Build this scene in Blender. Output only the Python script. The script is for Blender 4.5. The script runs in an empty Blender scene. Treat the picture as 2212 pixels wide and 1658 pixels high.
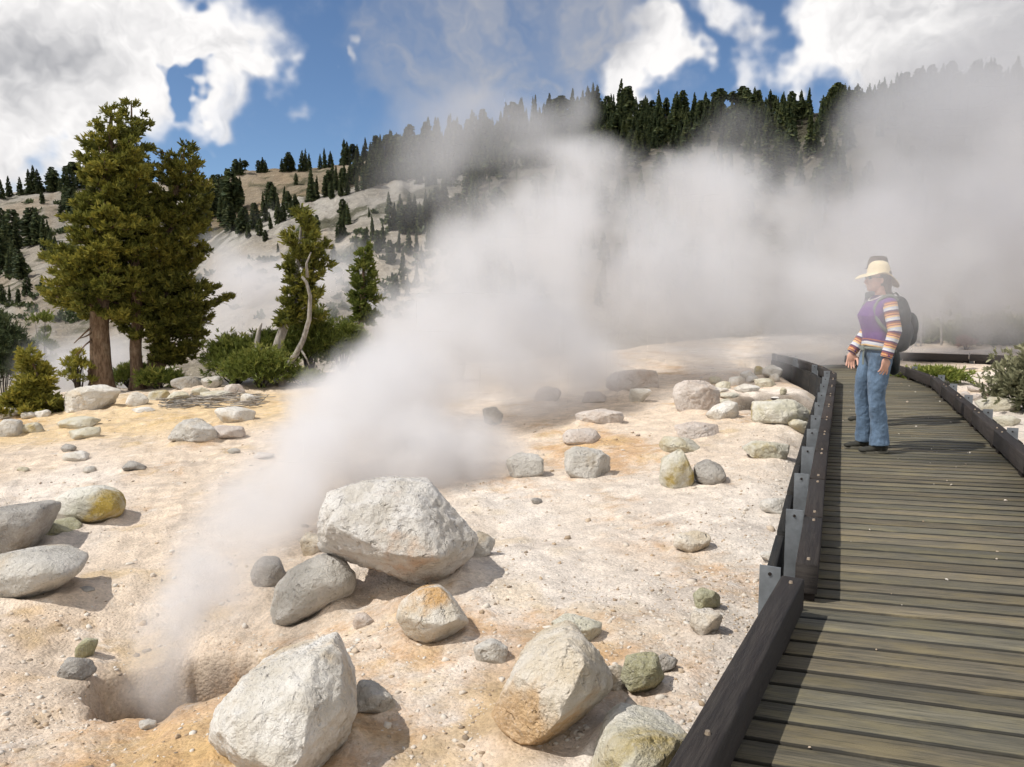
import bpy, bmesh, math, random
import numpy as np
from mathutils import Vector, Matrix
from mathutils.bvhtree import BVHTree
from math import radians as R, sin, cos, pi

sc = bpy.context.scene
COL = sc.collection
rng = np.random.default_rng(7)
random.seed(7)

# ------------------------------------------------------------------ camera
H = 1.43
PITCH = R(6.3)
F = 1720.0          # focal length in pixels of a 2212 px wide view
CX, CY = 1106.0, 829.0
cam_d = bpy.data.cameras.new('camera'); cam = bpy.data.objects.new('camera', cam_d); COL.objects.link(cam)
cam.location = (0, 0, H); cam.rotation_euler = (R(90) - PITCH, 0, 0)
cam_d.sensor_width = 36; cam_d.lens = F / 2212 * 36; cam_d.clip_end = 5000; cam_d.clip_start = 0.05
sc.camera = cam
cP, sP = cos(PITCH), sin(PITCH)

def ray(px, py):
    a = (px - CX) / F; v = -(py - CY) / F
    return np.array([a, cP + v * sP, -sP + v * cP])
def at_y(px, py, Y):
    r = ray(px, py); t = Y / r[1]
    return np.array([r[0] * t, Y, H + r[2] * t])
def at_z(px, py, z):
    r = ray(px, py); t = (z - H) / r[2]
    return np.array([r[0] * t, r[1] * t, z])

# ------------------------------------------------------------------ numpy noise
def _hash(ix, iy, iz, seed):
    h = (ix.astype(np.int64) * 374761393 + iy.astype(np.int64) * 668265263 + iz.astype(np.int64) * 2147483647 + seed * 1274126177) & 0xffffffff
    h = ((h ^ (h >> 13)) * 1274126177) & 0xffffffff
    h = ((h ^ (h >> 16)) * 2246822519) & 0xffffffff
    h = h ^ (h >> 15)
    return (h & 0xffffff) / float(0xffffff)
def vnoise(p, seed=0):
    p = np.asarray(p, float)
    i = np.floor(p); f = p - i; u = f * f * f * (f * (f * 6 - 15) + 10)
    ix, iy, iz = i[..., 0].astype(np.int64), i[..., 1].astype(np.int64), i[..., 2].astype(np.int64)
    r = 0
    for dx in (0, 1):
        wx = u[..., 0] if dx else 1 - u[..., 0]
        for dy in (0, 1):
            wy = u[..., 1] if dy else 1 - u[..., 1]
            for dz in (0, 1):
                wz = u[..., 2] if dz else 1 - u[..., 2]
                r = r + wx * wy * wz * _hash(ix + dx, iy + dy, iz + dz, seed)
    return r * 2 - 1
def fbm(p, oct=4, seed=0, lac=2.03, gain=.5, ridged=False):
    p = np.asarray(p, float); s = 0; a = 1; t = 0
    for k in range(oct):
        n = vnoise(p, seed + k * 17)
        if ridged: n = 1 - 2 * np.abs(n)
        s = s + a * n; t += a; a *= gain; p = p * lac + 3.7
    return s / t
def P3(x, y, z=0.0):
    x = np.asarray(x, float); y = np.asarray(y, float)
    return np.stack([x, y, np.broadcast_to(np.asarray(z, float), x.shape)], -1)
def sstep(a, b, x):
    t = np.clip((x - a) / (b - a), 0, 1); return t * t * (3 - 2 * t)

# ------------------------------------------------------------------ object helpers
def tag(o, label=None, cat=None, group=None, kind=None):
    if label: o['label'] = label
    if cat: o['category'] = cat
    if group: o['group'] = group
    if kind: o['kind'] = kind
    return o
def link(o, parent=None):
    COL.objects.link(o)
    if parent is not None: o.parent = parent
    return o
def empty(name, loc, rz=0):
    o = bpy.data.objects.new(name, None); o.location = loc; o.rotation_euler = (0, 0, rz); o.empty_display_size = .1
    return link(o)
def mesh_obj(name, V, Fc, mat=None, parent=None, smooth=True, loc=None, attrs=None, uv=None):
    """V (n,3), Fc (m,3) or (m,4) or a list of index tuples"""
    me = bpy.data.meshes.new(name)
    V = np.asarray(V, np.float32)
    if loc is not None: V = V - np.asarray(loc, np.float32)
    if isinstance(Fc, np.ndarray):
        m, k = Fc.shape
        me.vertices.add(len(V)); me.vertices.foreach_set('co', V.ravel())
        me.loops.add(m * k); me.loops.foreach_set('vertex_index', Fc.astype(np.int32).ravel())
        me.polygons.add(m); me.polygons.foreach_set('loop_start', np.arange(0, m * k, k, dtype=np.int32))
        me.polygons.foreach_set('loop_total', np.full(m, k, np.int32))
        me.update(calc_edges=True)
    else:
        me.from_pydata([tuple(map(float, v)) for v in V], [], [tuple(f) for f in Fc])
    if attrs:
        for an, av in attrs.items():
            av = np.asarray(av, np.float32)
            if av.ndim == 1:
                at = me.attributes.new(an, 'FLOAT', 'POINT'); at.data.foreach_set('value', av)
            else:
                at = me.attributes.new(an, 'FLOAT_COLOR', 'POINT')
                if av.shape[1] == 3: av = np.concatenate([av, np.ones((len(av), 1), np.float32)], 1)
                at.data.foreach_set('color', av.ravel())
    if uv is not None:
        ul = me.uv_layers.new(name='UVMap'); ul.data.foreach_set('uv', np.asarray(uv, np.float32).ravel())
    if smooth: me.polygons.foreach_set('use_smooth', np.ones(len(me.polygons), bool))
    me.update()
    if mat: me.materials.append(mat)
    o = bpy.data.objects.new(name, me)
    if loc is not None and parent is None: o.location = loc      # a part is built round its thing's origin
    return link(o, parent)
def bm_obj(name, bm, mat=None, parent=None, smooth=True, loc=None):
    me = bpy.data.meshes.new(name)
    if loc is not None:
        bmesh.ops.translate(bm, verts=bm.verts, vec=-Vector(loc))
    bm.normal_update(); bm.to_mesh(me); bm.free()
    if smooth: me.polygons.foreach_set('use_smooth', np.ones(len(me.polygons), bool))
    if mat: me.materials.append(mat)
    o = bpy.data.objects.new(name, me)
    if loc is not None: o.location = loc
    return link(o, parent)
def tube_arrays(pts, rad, seg=8, close=True, wob=0, seed=0):
    pts = np.asarray(pts, float); n = len(pts); rad = np.broadcast_to(np.asarray(rad, float), (n,))
    T = np.gradient(pts, axis=0); T /= np.linalg.norm(T, axis=1, keepdims=True) + 1e-9
    up = np.array([0, 0, 1.0]) if abs(T[0][2]) < .9 else np.array([0, 1.0, 0])
    V = []; prev = np.cross(T[0], up); prev /= np.linalg.norm(prev)
    a = np.arange(seg) * 2 * pi / seg
    for i in range(n):
        prev = prev - T[i] * prev.dot(T[i]); prev /= np.linalg.norm(prev) + 1e-9
        b = np.cross(T[i], prev)
        rr = rad[i] * (1 + (wob * vnoise(np.stack([np.cos(a) * 1.5 + seed, np.sin(a) * 1.5, np.full(seg, i * .35)], -1), seed) if wob else 0))
        V.append(pts[i] + (np.cos(a) * rr)[:, None] * prev + (np.sin(a) * rr)[:, None] * b)
    V = np.concatenate(V); Fc = []
    for i in range(n - 1):
        for k in range(seg):
            k2 = (k + 1) % seg
            Fc.append((i * seg + k, i * seg + k2, (i + 1) * seg + k2, (i + 1) * seg + k))
    if close:
        c0 = len(V); V = np.concatenate([V, pts[:1], pts[-1:]])
        for k in range(seg):
            k2 = (k + 1) % seg
            Fc.append((c0, k2, k, c0)); Fc.append((c0 + 1, (n - 1) * seg + k, (n - 1) * seg + k2, c0 + 1))
    return V, Fc
class Acc:
    """collects pieces into one mesh"""
    def __init__(s): s.V = []; s.F = []; s.n = 0
    def add(s, V, Fc):
        s.V.append(np.asarray(V, float)); s.F += [tuple(dict.fromkeys(i + s.n for i in f)) for f in Fc]; s.n += len(V)
    def tube(s, *a, **k): s.add(*tube_arrays(*a, **k))
    def box(s, c, size, M=None, bev=0):
        x, y, z = np.array(size) / 2
        if bev:
            b = bev; V = []
            for sz in (-1, 1):
                for sy in (-1, 1):
                    for sx in (-1, 1):
                        V += [(sx * (x - b), sy * (y - b), sz * z), (sx * x, sy * (y - b), sz * (z - b)), (sx * (x - b), sy * y, sz * (z - b))]
            bm = bmesh.new(); [bm.verts.new(v) for v in V]; bmesh.ops.convex_hull(bm, input=bm.verts)
            bm.verts.index_update()
            V = np.array([v.co[:] for v in bm.verts]); Fc = [tuple(v.index for v in f.verts) for f in bm.faces]; bm.free()
        else:
            V = np.array([(sx * x, sy * y, sz * z) for sz in (-1, 1) for sy in (-1, 1) for sx in (-1, 1)])
            Fc = [(0, 2, 3, 1), (4, 5, 7, 6), (0, 1, 5, 4), (2, 6, 7, 3), (0, 4, 6, 2), (1, 3, 7, 5)]
        if M is not None: V = V @ np.array(M).T
        s.add(V + np.array(c), Fc)
    def obj(s, name, mat=None, parent=None, smooth=False, loc=None):
        return mesh_obj(name, np.concatenate(s.V), s.F, mat, parent, smooth, loc)

# ------------------------------------------------------------------ node helpers
class NT:
    def __init__(s, tree): s.t = tree; s.n = tree.nodes; s.l = tree.links
    def new(s, typ, ins=None, **props):
        nd = s.n.new(typ)
        for k, v in props.items(): setattr(nd, k, v)
        if ins:
            for k, v in ins.items(): s.set(nd, k, v)
        return nd
    def set(s, nd, k, v):
        sock = nd.inputs[k]
        if hasattr(v, 'is_output') or isinstance(v, bpy.types.NodeSocket): s.l.new(v, sock)
        elif isinstance(v, bpy.types.Node): s.l.new(v.outputs[0], sock)
        else:
            if isinstance(v, (tuple, list)) and sock.type == 'RGBA' and len(v) == 3: v = (*v, 1)
            sock.default_value = v
    def math(s, op, a, b=0.0, c=None, clamp=False):
        nd = s.new('ShaderNodeMath', {0: a, 1: b}, operation=op, use_clamp=clamp)
        if c is not None: s.set(nd, 2, c)
        return nd.outputs[0]
    def vmath(s, op, a, b=None, out=0):
        nd = s.new('ShaderNodeVectorMath', {0: a}, operation=op)
        if b is not None: s.set(nd, 'Scale' if op == 'SCALE' else 1, b)
        return nd.outputs['Value' if op in ('LENGTH', 'DOT_PRODUCT', 'DISTANCE') else 0]
    def noise(s, vec, scale, detail=4, rough=.5, lac=2, dist=0, out='Fac'):
        nd = s.new('ShaderNodeTexNoise', {'Scale': scale, 'Detail': detail, 'Roughness': rough, 'Lacunarity': lac, 'Distortion': dist})
        if vec is not None: s.set(nd, 'Vector', vec)
        return nd.outputs[out if out in nd.outputs else 0]
    def rng(s, v, a, b, c=0.0, d=1.0, smooth=True):
        return s.new('ShaderNodeMapRange', {0: v, 1: a, 2: b, 3: c, 4: d}, interpolation_type='SMOOTHSTEP' if smooth else 'LINEAR').outputs[0]
    def mix(s, f, a, b, blend='MIX'):
        nd = s.new('ShaderNodeMix', data_type='RGBA', blend_type=blend)
        s.set(nd, 0, f); s.set(nd, 6, a); s.set(nd, 7, b)
        return nd.outputs[2]
def new_mat(name, rough=.85, spec=.3):
    m = bpy.data.materials.new(name); m.use_nodes = True
    nt = NT(m.node_tree); b = m.node_tree.nodes['Principled BSDF']
    b.inputs['Roughness'].default_value = rough; b.inputs['Specular IOR Level'].default_value = spec
    return m, nt, b
def flat_mat(name, col, rough=.8, spec=.3, var=.25, scale=8, bump=0, metal=0):
    m, nt, b = new_mat(name, rough, spec)
    tc = nt.new('ShaderNodeTexCoord').outputs['Object']
    n = nt.noise(tc, scale, 5, .6)
    nt.set(b, 'Base Color', nt.mix(nt.rng(n, .3, .7), tuple(c * (1 - var) for c in col), tuple(min(1, c * (1 + var)) for c in col)))
    b.inputs['Metallic'].default_value = metal
    if bump: nt.set(b, 'Normal', nt.new('ShaderNodeBump', {'Strength': bump, 'Distance': .02, 'Height': nt.noise(tc, scale * 5, 5, .6)}))
    return m
# ------------------------------------------------------------------ boardwalk path (plan view)
TOPZ = 0.19
def bw(px, py, z=TOPZ):
    p = at_z(px, py, z); return np.array([p[0], p[1]])
# inner edge of the near-side kerb beam, read at the beam top
Lp = [bw(1529, 1657) - (bw(1739, 1247) - bw(1529, 1657)) * .8, bw(1739, 1247)]
Lq = [bw(1767, 1222), bw(1777, 1117), bw(1782, 1036), bw(1788, 977), bw(1796, 905), bw(1808, 806)]
Lend = [Lq[-1] + np.array([.25, 1.2]), Lq[-1] + np.array([.40, 2.6]), Lq[-1] + np.array([.45, 4.0])]
Rq = [bw(2330, 1110), bw(2212, 985), bw(2100, 888), bw(2010, 814)]
Rdir = (Rq[1] - Rq[0]); Rp = [Rq[0] - Rdir * 6, Rq[0]]
Rend = [Rq[-1] + np.array([.35, 1.5]), Rq[-1] + np.array([.45, 3.0]), Rq[-1] + np.array([.50, 4.4])]
LEFT = np.array(Lp + Lq + Lend); RIGHT = np.array(Rp + Rq[1:] + Rend)
def poly_x(poly, y):
    """x of a path edge at depth y (edges run away from the camera)"""
    return np.interp(y, poly[:, 1], poly[:, 0])

# ------------------------------------------------------------------ terrain height
Yedge_px = [-1200, 0, 240, 480, 1100, 1500, 2212, 3400]
Yedge_v = [15, 17.5, 21, 22, 23, 26, 30, 34]
A_px = [-1500, -200, 0, 100, 300, 430, 500, 567, 633, 676, 742, 864, 974, 1100, 1300, 1600, 1750, 2212, 3500]
A_py = [640, 640, 632, 590, 560, 560, 525, 500, 468, 453, 441, 414, 398, 372, 340, 305, 275, 215, 190]
B_px = [-1500, -200, 0, 105, 170, 461, 555, 641, 774, 870, 1000, 1100, 1290, 1500, 1700, 1850, 1950, 2100, 2212, 2400, 3500]
B_py = [450, 437, 429, 413, 405, 382, 371, 369, 351, 322, 298, 284, 252, 235, 240, 222, 200, 172, 160, 150, 140]
def bench(x, y):
    x = np.asarray(x, float); y = np.asarray(y, float)
    z = -.457 + .06 * np.clip(x, -30, 5) + .003 * y
    z = z + np.clip(x - 5, 0, 30) * .02
    return z
VC = at_z(392, 1422, bench(-1.7, 3.6))          # vent centre
VX, VY = VC[0], VC[1]
PIT = at_z(1700, 868, -.1)
def near_h(x, y):
    z = bench(x, y)
    p = P3(x, y)
    z = z + .10 * fbm(p * .28, 3, 3) * sstep(1, 6, y) + .045 * fbm(p * 1.1, 4, 5) + .018 * fbm(p * 4, 4, 8)
    s = P3(x * .93 + y * .37, (y * .93 - x * .37) * .45)            # low ridges of washed gravel
    z = z + .03 * fbm(s * 2.2, 4, 11, ridged=True)
    # vent: funnel and a steep-walled hole, ragged rim
    ang = np.arctan2(y - VY, x - VX)
    rag = .13 * vnoise(np.stack([np.cos(ang) * 1.7, np.sin(ang) * 1.7, ang * 0], -1), 31) + .08 * vnoise(np.stack([np.cos(ang) * 5, np.sin(ang) * 5, ang * 0], -1), 32)
    r = np.hypot((x - VX) * .86, (y - VY) * 1.0) * (1 + rag)
    r2 = np.hypot((x - VX + .1) * .8, (y - VY - .38) * .8) * (1 + rag)
    z = z - .26 * (1 - sstep(.15, 1.15, r2)) + .025 * np.exp(-((r - .58) / .14) ** 2)
    z = z - 1.0 * (1 - sstep(.20, .50, r))
    # steaming pit beside the walk
    rp = np.hypot((x - PIT[0]) * 1.0, (y - PIT[1]) * .7)
    z = z - .75 * (1 - sstep(.35, .85, rp + .2 * vnoise(p * 3, 9)))
    # the walk stands clear of the ground
    xl, xr = poly_x(LEFT, y) - .3, poly_x(RIGHT, y) + .3
    ins = sstep(-.35, .25, x - xl) * sstep(-.35, .25, xr - x) * (y < 19)
    z = z * (1 - ins) + np.minimum(z, -.32) * ins
    return z
def terr(a, y):
    """ground height over the whole view: a = tangent of the bearing, y = depth"""
    a = np.asarray(a, float); y = np.asarray(y, float)
    px = CX + a * F * cP                       # close enough for picking ridge rows
    x = a * y
    zn = near_h(x, y)
    ye = np.interp(px, Yedge_px, Yedge_v) + 1.2 * vnoise(np.stack([a * 9, a * 0, a * 0], -1), 77)
    def rowz(py, Y):
        v = -(py - CY) / F
        return H + (-sP + v * cP) / (cP + v * sP) * Y
    za, zb = rowz(np.interp(px, A_px, A_py), 105.), rowz(np.interp(px, B_px, B_py), 250.)
    z45 = rowz(np.interp(px, [0, 430, 900, 3000], [830, 800, 770, 720]), 46.)
    kn = np.array([0, 4., 24., 84., 118., 228., 300., 420.])
    zv = [bench(a * ye, ye), -2.6 + 0 * a, z45, za, np.where(px < 430, za + 3, za - 9), zb, zb - 25, zb - 60]
    t = y - ye
    zf = zv[0] + 0 * t
    for i in range(len(kn) - 1):
        u = np.clip((t - kn[i]) / (kn[i + 1] - kn[i]), 0, 1)
        w = u * u * (3 - 2 * u) if i in (0, 3, 6) else (np.sin(u * pi / 2) if i in (2, 5) else u)
        zf = np.where(t > kn[i], zv[i] + (zv[i + 1] - zv[i]) * w, zf)
    p = P3(x, y)
    amp = np.clip(t, 0, 60) / 60
    zf = zf + amp * (2.4 * fbm(p * .03, 4, 21) + 1.0 * fbm(p * .12, 4, 23) + .35 * fbm(p * .5, 3, 24, ridged=True))
    gul = fbm(P3(a * 26 + .012 * y, y * .010), 3, 41, ridged=True)
    zf = zf + amp * .55 * gul * sstep(20, 60, t)
    return np.where(t < 0, zn, zf + (zn - bench(x, y)) * np.clip(1 - t / 4, 0, 1))
_A = np.linspace(-1.0, 1.0, 520); _Y = np.geomspace(1.0, 420., 760)
_AA, _YY = np.meshgrid(_A, _Y); _Z = terr(_AA.ravel(), _YY.ravel())
_V = np.stack([(_AA * _YY).ravel(), _YY.ravel(), _Z], -1)
_i = np.arange(len(_Y) - 1)[:, None] * len(_A) + np.arange(len(_A) - 1)[None, :]
BVH = BVHTree.FromPolygons(_V.tolist(), np.stack([_i, _i + 1, _i + len(_A) + 1, _i + len(_A)], -1).reshape(-1, 4).tolist())
def gz(x, y):
    """ground height under a point"""
    h = BVH.ray_cast(Vector((x, y, 300)), Vector((0, 0, -1)))
    return h[0][2] if h[0] is not None else float(bench(x, y))
def ground_hit(px, py, y0=1.2):
    """where the sight line through a picture point meets the ground"""
    r = Vector(ray(px, py)); o = Vector((0, 0, H)) + r * (y0 / r[1])
    h = BVH.ray_cast(o, r.normalized())
    return np.array(h[0]) if h[0] is not None else None

def rust(x, y):
    p = P3(x, y); s = P3(x * .93 + y * .37, (y * .93 - x * .37) * .4)
    cen = np.exp(-(((x + .1) / 1.7) ** 2 + ((y - 4.0) / 1.7) ** 2)); cen2 = np.exp(-(((x + 2.1) / .9) ** 2 + ((y - 2.9) / .9) ** 2))
    r = .35 + .47 * cen + .20 * cen2 + .28 * np.exp(-(((x - 1.2) / 1.5) ** 2 + ((y - 8.5) / 2.0) ** 2)) + .45 * fbm(s * .9, 3, 81)
    return np.where(y < 26, np.clip(r, 0, 1), 0)
def grid_mesh(name, A, Y, mat, colf):
    AA, YY = np.meshgrid(A, Y)
    Z = terr(AA.ravel(), YY.ravel())
    X = (AA * YY).ravel(); Yr = YY.ravel()
    V = np.stack([X, Yr, Z], -1)
    n, m = len(Y), len(A)
    i = np.arange(n - 1)[:, None] * m + np.arange(m - 1)[None, :]
    Fc = np.stack([i, i + 1, i + m + 1, i + m], -1).reshape(-1, 4)
    return mesh_obj(name, V, Fc, mat, attrs={'col': colf(X, Yr, Z), 'rust': rust(X, Yr)})

def lerp3(c, d, t): return c + (np.asarray(d) - c) * np.clip(t, 0, 1)[:, None]
def col_near(x, y, z):
    p = P3(x, y); s = P3(x * .93 + y * .37, (y * .93 - x * .37) * .4)
    c = np.tile(np.array([.655, .54, .425]), (len(x), 1))                       # pale peach sinter
    c = lerp3(c, (.70, .615, .53), sstep(-.15, .35, fbm(s * .55, 5, 51)))       # whiter crust
    n1 = fbm(s * 1.0 + 9, 5, 52); n2 = fbm(p * 2.3, 5, 53)
    cen = np.exp(-(((x - .2) / 1.5) ** 2 + ((y - 4.1) / 1.6) ** 2))            # rusty ground between the boulders
    cen2 = np.exp(-(((x + 1.9) / .8) ** 2 + ((y - 2.9) / .8) ** 2))
    c = lerp3(c, (.52, .34, .19), sstep(-.05, .5, n1 + .5 * n2 + .65 * cen + .2 * cen2 - .42) * .7)
    c = lerp3(c, (.50, .36, .17), sstep(.25, .6, n2 + .25 * cen + .15 * cen2) * .5)
    yl = np.exp(-((y - 15.5 - .1 * x) / 3.2) ** 2) * sstep(0, -3, x + 1)      # yellow sulphur band below the pines
    c = lerp3(c, (.66, .47, .22), sstep(.1, .7, yl + .35 * fbm(s * .5, 3, 54)) * .6)
    gr = sstep(1.5, .2, poly_x(LEFT, y) - x) * (y < 12)                         # grey gravel along the walk
    c = lerp3(c, (.63, .575, .51), gr * (.6 + .4 * n2))
    wh = np.exp(-(((x - 1.0) / 2.2) ** 2 + ((y - 6.0) / 3.0) ** 2))
    c = lerp3(c, (.66, .61, .555), sstep(.2, .9, wh + .5 * fbm(p * .8, 4, 58)) * .45)
    c = lerp3(c, (.40, .34, .29), sstep(.30, .55, fbm(p * 1.7, 4, 56)) * .35)
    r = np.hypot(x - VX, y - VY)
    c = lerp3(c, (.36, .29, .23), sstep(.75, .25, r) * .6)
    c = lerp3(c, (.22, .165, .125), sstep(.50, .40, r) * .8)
    c = lerp3(c, (.085, .065, .05), sstep(.40, .30, r) * .9)  # brown walls, then a near-black core painted for the shade down the hole
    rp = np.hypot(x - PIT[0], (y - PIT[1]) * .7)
    c = lerp3(c, (.10, .08, .06), sstep(.95, .5, rp))  # pit coloured dark to carry the shadow lying in it
    return c * (1 + .10 * vnoise(p * 9, 57))[:, None]
def col_far(x, y, z):
    p = P3(x, y); a = x / y; px = CX + a * F
    t = y - np.interp(px, Yedge_px, Yedge_v)
    c = np.tile(np.array([.40, .355, .29]), (len(x), 1))
    c = lerp3(c, (.46, .43, .38), sstep(-.2, .3, fbm(p * .05, 4, 61)))
    tan = sstep(100, 135, t) * sstep(400, 480, px)
    c = lerp3(c, (.30, .215, .115), tan * (.75 + .3 * fbm(p * .06, 4, 62)))
    st = fbm(P3(a * 60, y * .03), 4, 63)
    c = lerp3(c, (.36, .27, .18), sstep(.1, .4, st) * .5)
    near = sstep(60, 25, t) * sstep(250, 350, px)
    c = lerp3(c, (.56, .485, .39), near * .8)
    wood = sstep(740, 930, px + 90 * fbm(p * .03, 3, 64)) * sstep(88, 130, t)
    c = lerp3(c, (.055, .05, .03), wood * .9)
    wood2 = sstep(900, 1050, px) * sstep(14, 40, t)
    c = lerp3(c, (.07, .065, .04), wood2 * .85)
    c = lerp3(c, (.20, .165, .11), sstep(.0, .35, fbm(p * .09, 5, 67)) * .3)
    c = lerp3(c, (.075, .075, .035), sstep(.22, .34, fbm(p * .22, 4, 65)) * sstep(10, 40, t) * .8)
    return c * .70 * (1 + .12 * vnoise(p * .9, 66))[:, None]

# materials of the ground
def ground_mat(name, s1, s2, bumpd, grit=1.0):
    m, nt, b = new_mat(name, .95, .15)
    at = nt.new('ShaderNodeAttribute', attribute_name='col').outputs['Color']
    pos = nt.new('ShaderNodeNewGeometry').outputs['Position']
    n1 = nt.noise(pos, s1, 8, .65); n2 = nt.noise(pos, s2, 4, .7)
    vo = nt.new('ShaderNodeTexVoronoi', {'Vector': pos, 'Scale': s2 * .55}, feature='F1')
    cell = nt.new('ShaderNodeSeparateColor', {0: vo.outputs['Color']}).outputs[0]
    f = nt.math('ADD', nt.math('MULTIPLY', n1, .75), nt.math('MULTIPLY', cell, .22 * grit))
    f = nt.math('ADD', f, nt.math('MULTIPLY', n2, .5))
    k = nt.rng(f, .40, 1.02, .58, 1.22, False)
    c = nt.vmath('SCALE', at, 1.0)
    ru = nt.new('ShaderNodeAttribute', attribute_name='rust').outputs['Fac']
    rn = nt.math('ADD', nt.math('MULTIPLY', nt.noise(pos, 3.1, 7, .72), 1.0), ru)
    c = nt.mix(nt.math('MULTIPLY', nt.rng(rn, 1.02, 1.32), .68), c, (.48, .27, .11))
    c = nt.mix(nt.math('MULTIPLY', nt.rng(nt.math('ADD', nt.noise(nt.vmath('ADD', pos, (9, 4, 0)), 2.3, 7, .7), nt.math('MULTIPLY', ru, .6)), .88, 1.12), .42), c, (.60, .43, .19))
    c = nt.mix(nt.math('MULTIPLY', nt.rng(nt.noise(nt.vmath('ADD', pos, (3, 14, 0)), 4.7, 7, .7), .56, .70), .55), c, (.74, .69, .63))
    sp = nt.rng(nt.noise(pos, s2 * .8, 2, .5), .66, .72)
    c = nt.mix(nt.math('MULTIPLY', sp, .5 * grit), c, (.16, .12, .09))
    c = nt.vmath('SCALE', c, k)
    nt.set(b, 'Base Color', c)
    h = nt.math('ADD', nt.math('MULTIPLY', n1, 1.0), nt.math('MULTIPLY', nt.math('SUBTRACT', 1.0, vo.outputs['Distance']), .28 * grit))
    h = nt.math('ADD', h, nt.math('MULTIPLY', n2, .35))
    nt.set(b, 'Normal', nt.new('ShaderNodeBump', {'Strength': .9, 'Distance': bumpd, 'Height': h}))
    return m
m_ground = ground_mat('sinter_ground', 5.5, 95, .022)
m_hill = ground_mat('hillside_soil', .22, 1.6, 1.1, .8)
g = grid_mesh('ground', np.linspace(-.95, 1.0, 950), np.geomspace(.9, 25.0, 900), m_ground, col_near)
tag(g, 'pale peach and rust stained thermal ground strewn with grit', kind='structure')
# the sheet shifts a hair so the two sheets never share a plane
hcols = np.linspace(-1.5, 1.5, 760)
def yrow(): return np.concatenate([np.geomspace(12, 60, 160)[:-1], np.geomspace(60, 420, 300)])
h = grid_mesh('hillside', hcols, yrow(), m_hill, lambda x, y, z: np.where((y < 27)[:, None], col_near(x, y, z), col_far(x, y, z)))
co = np.empty(len(h.data.vertices) * 3, np.float32); h.data.vertices.foreach_get('co', co); co = co.reshape(-1, 3)
inside = (co[:, 1] < 24.6) & (np.abs(co[:, 0] / co[:, 1] - .025) < .96)
co[:, 2] -= np.where(inside, .5, 0.0); h.data.vertices.foreach_set('co', co.ravel()); h.data.update()
tag(h, 'bare pale mountainside rising behind the thermal area', kind='structure')
# surroundings outside the view
ap, fa = [], []
ring = [(1.2, -1.2), (30, -2.5), (900, -40)]
for r_, z_ in ring:
    for k in range(64):
        t = 2 * pi * k / 64; ap.append((r_ * cos(t), r_ * sin(t), z_))
for i in range(2):
    for k in range(64):
        k2 = (k + 1) % 64; fa.append((i * 64 + k, i * 64 + k2, (i + 1) * 64 + k2, (i + 1) * 64 + k))
fa.append(tuple(range(64)))
base = mesh_obj('terrain', ap, fa, flat_mat('outer_soil', (.42, .36, .28), .95, .1, .2, .2))
tag(base, 'surrounding pale ground beyond the walk', kind='structure')
# ------------------------------------------------------------------ rocks
def rock_mat(name, base, light, stain, stain_amt=.5, speck=.35, pit=.35, dark=(.16, .14, .12), ax=None):
    m, nt, b = new_mat(name, .92, .2)
    tc = nt.new('ShaderNodeTexCoord').outputs['Object']
    oi = nt.new('ShaderNodeObjectInfo').outputs['Random']
    off = nt.vmath('ADD', tc, nt.vmath('SCALE', (13.1, 7.7, 5.3), oi))
    n1 = nt.noise(off, 3.2, 6, .65); n2 = nt.noise(off, 2.1, 5, .6, dist=.6); n3 = nt.noise(off, 26, 5, .7)
    c = nt.mix(nt.rng(n1, .36, .62), base, light)
    if ax:
        g_ = nt.math('ADD', nt.vmath('DOT_PRODUCT', tc, ax[:3]), ax[3])
        n2 = nt.math('ADD', n2, nt.math('MAXIMUM', nt.math('MINIMUM', g_, .22), -.16))
    c = nt.mix(nt.math('MULTIPLY', nt.rng(n2, .50, .70), stain_amt), c, stain)
    c = nt.mix(nt.math('MULTIPLY', nt.rng(n3, .56, .70), speck), c, dark)
    c = nt.mix(nt.math('MULTIPLY', nt.rng(nt.noise(off, 60, 3, .6), .5, .75), .3), c, (.70, .68, .64))
    nt.set(b, 'Base Color', c)
    h = nt.math('ADD', nt.math('MULTIPLY', n3, .8), nt.math('MULTIPLY', n1, 1.0))
    h = nt.math('SUBTRACT', h, nt.math('MULTIPLY', nt.rng(nt.noise(off, 14, 3, .5), .60, .72), pit))
    nt.set(b, 'Normal', nt.new('ShaderNodeBump', {'Strength': 1.0, 'Distance': .045, 'Height': h}))
    return m
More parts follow.
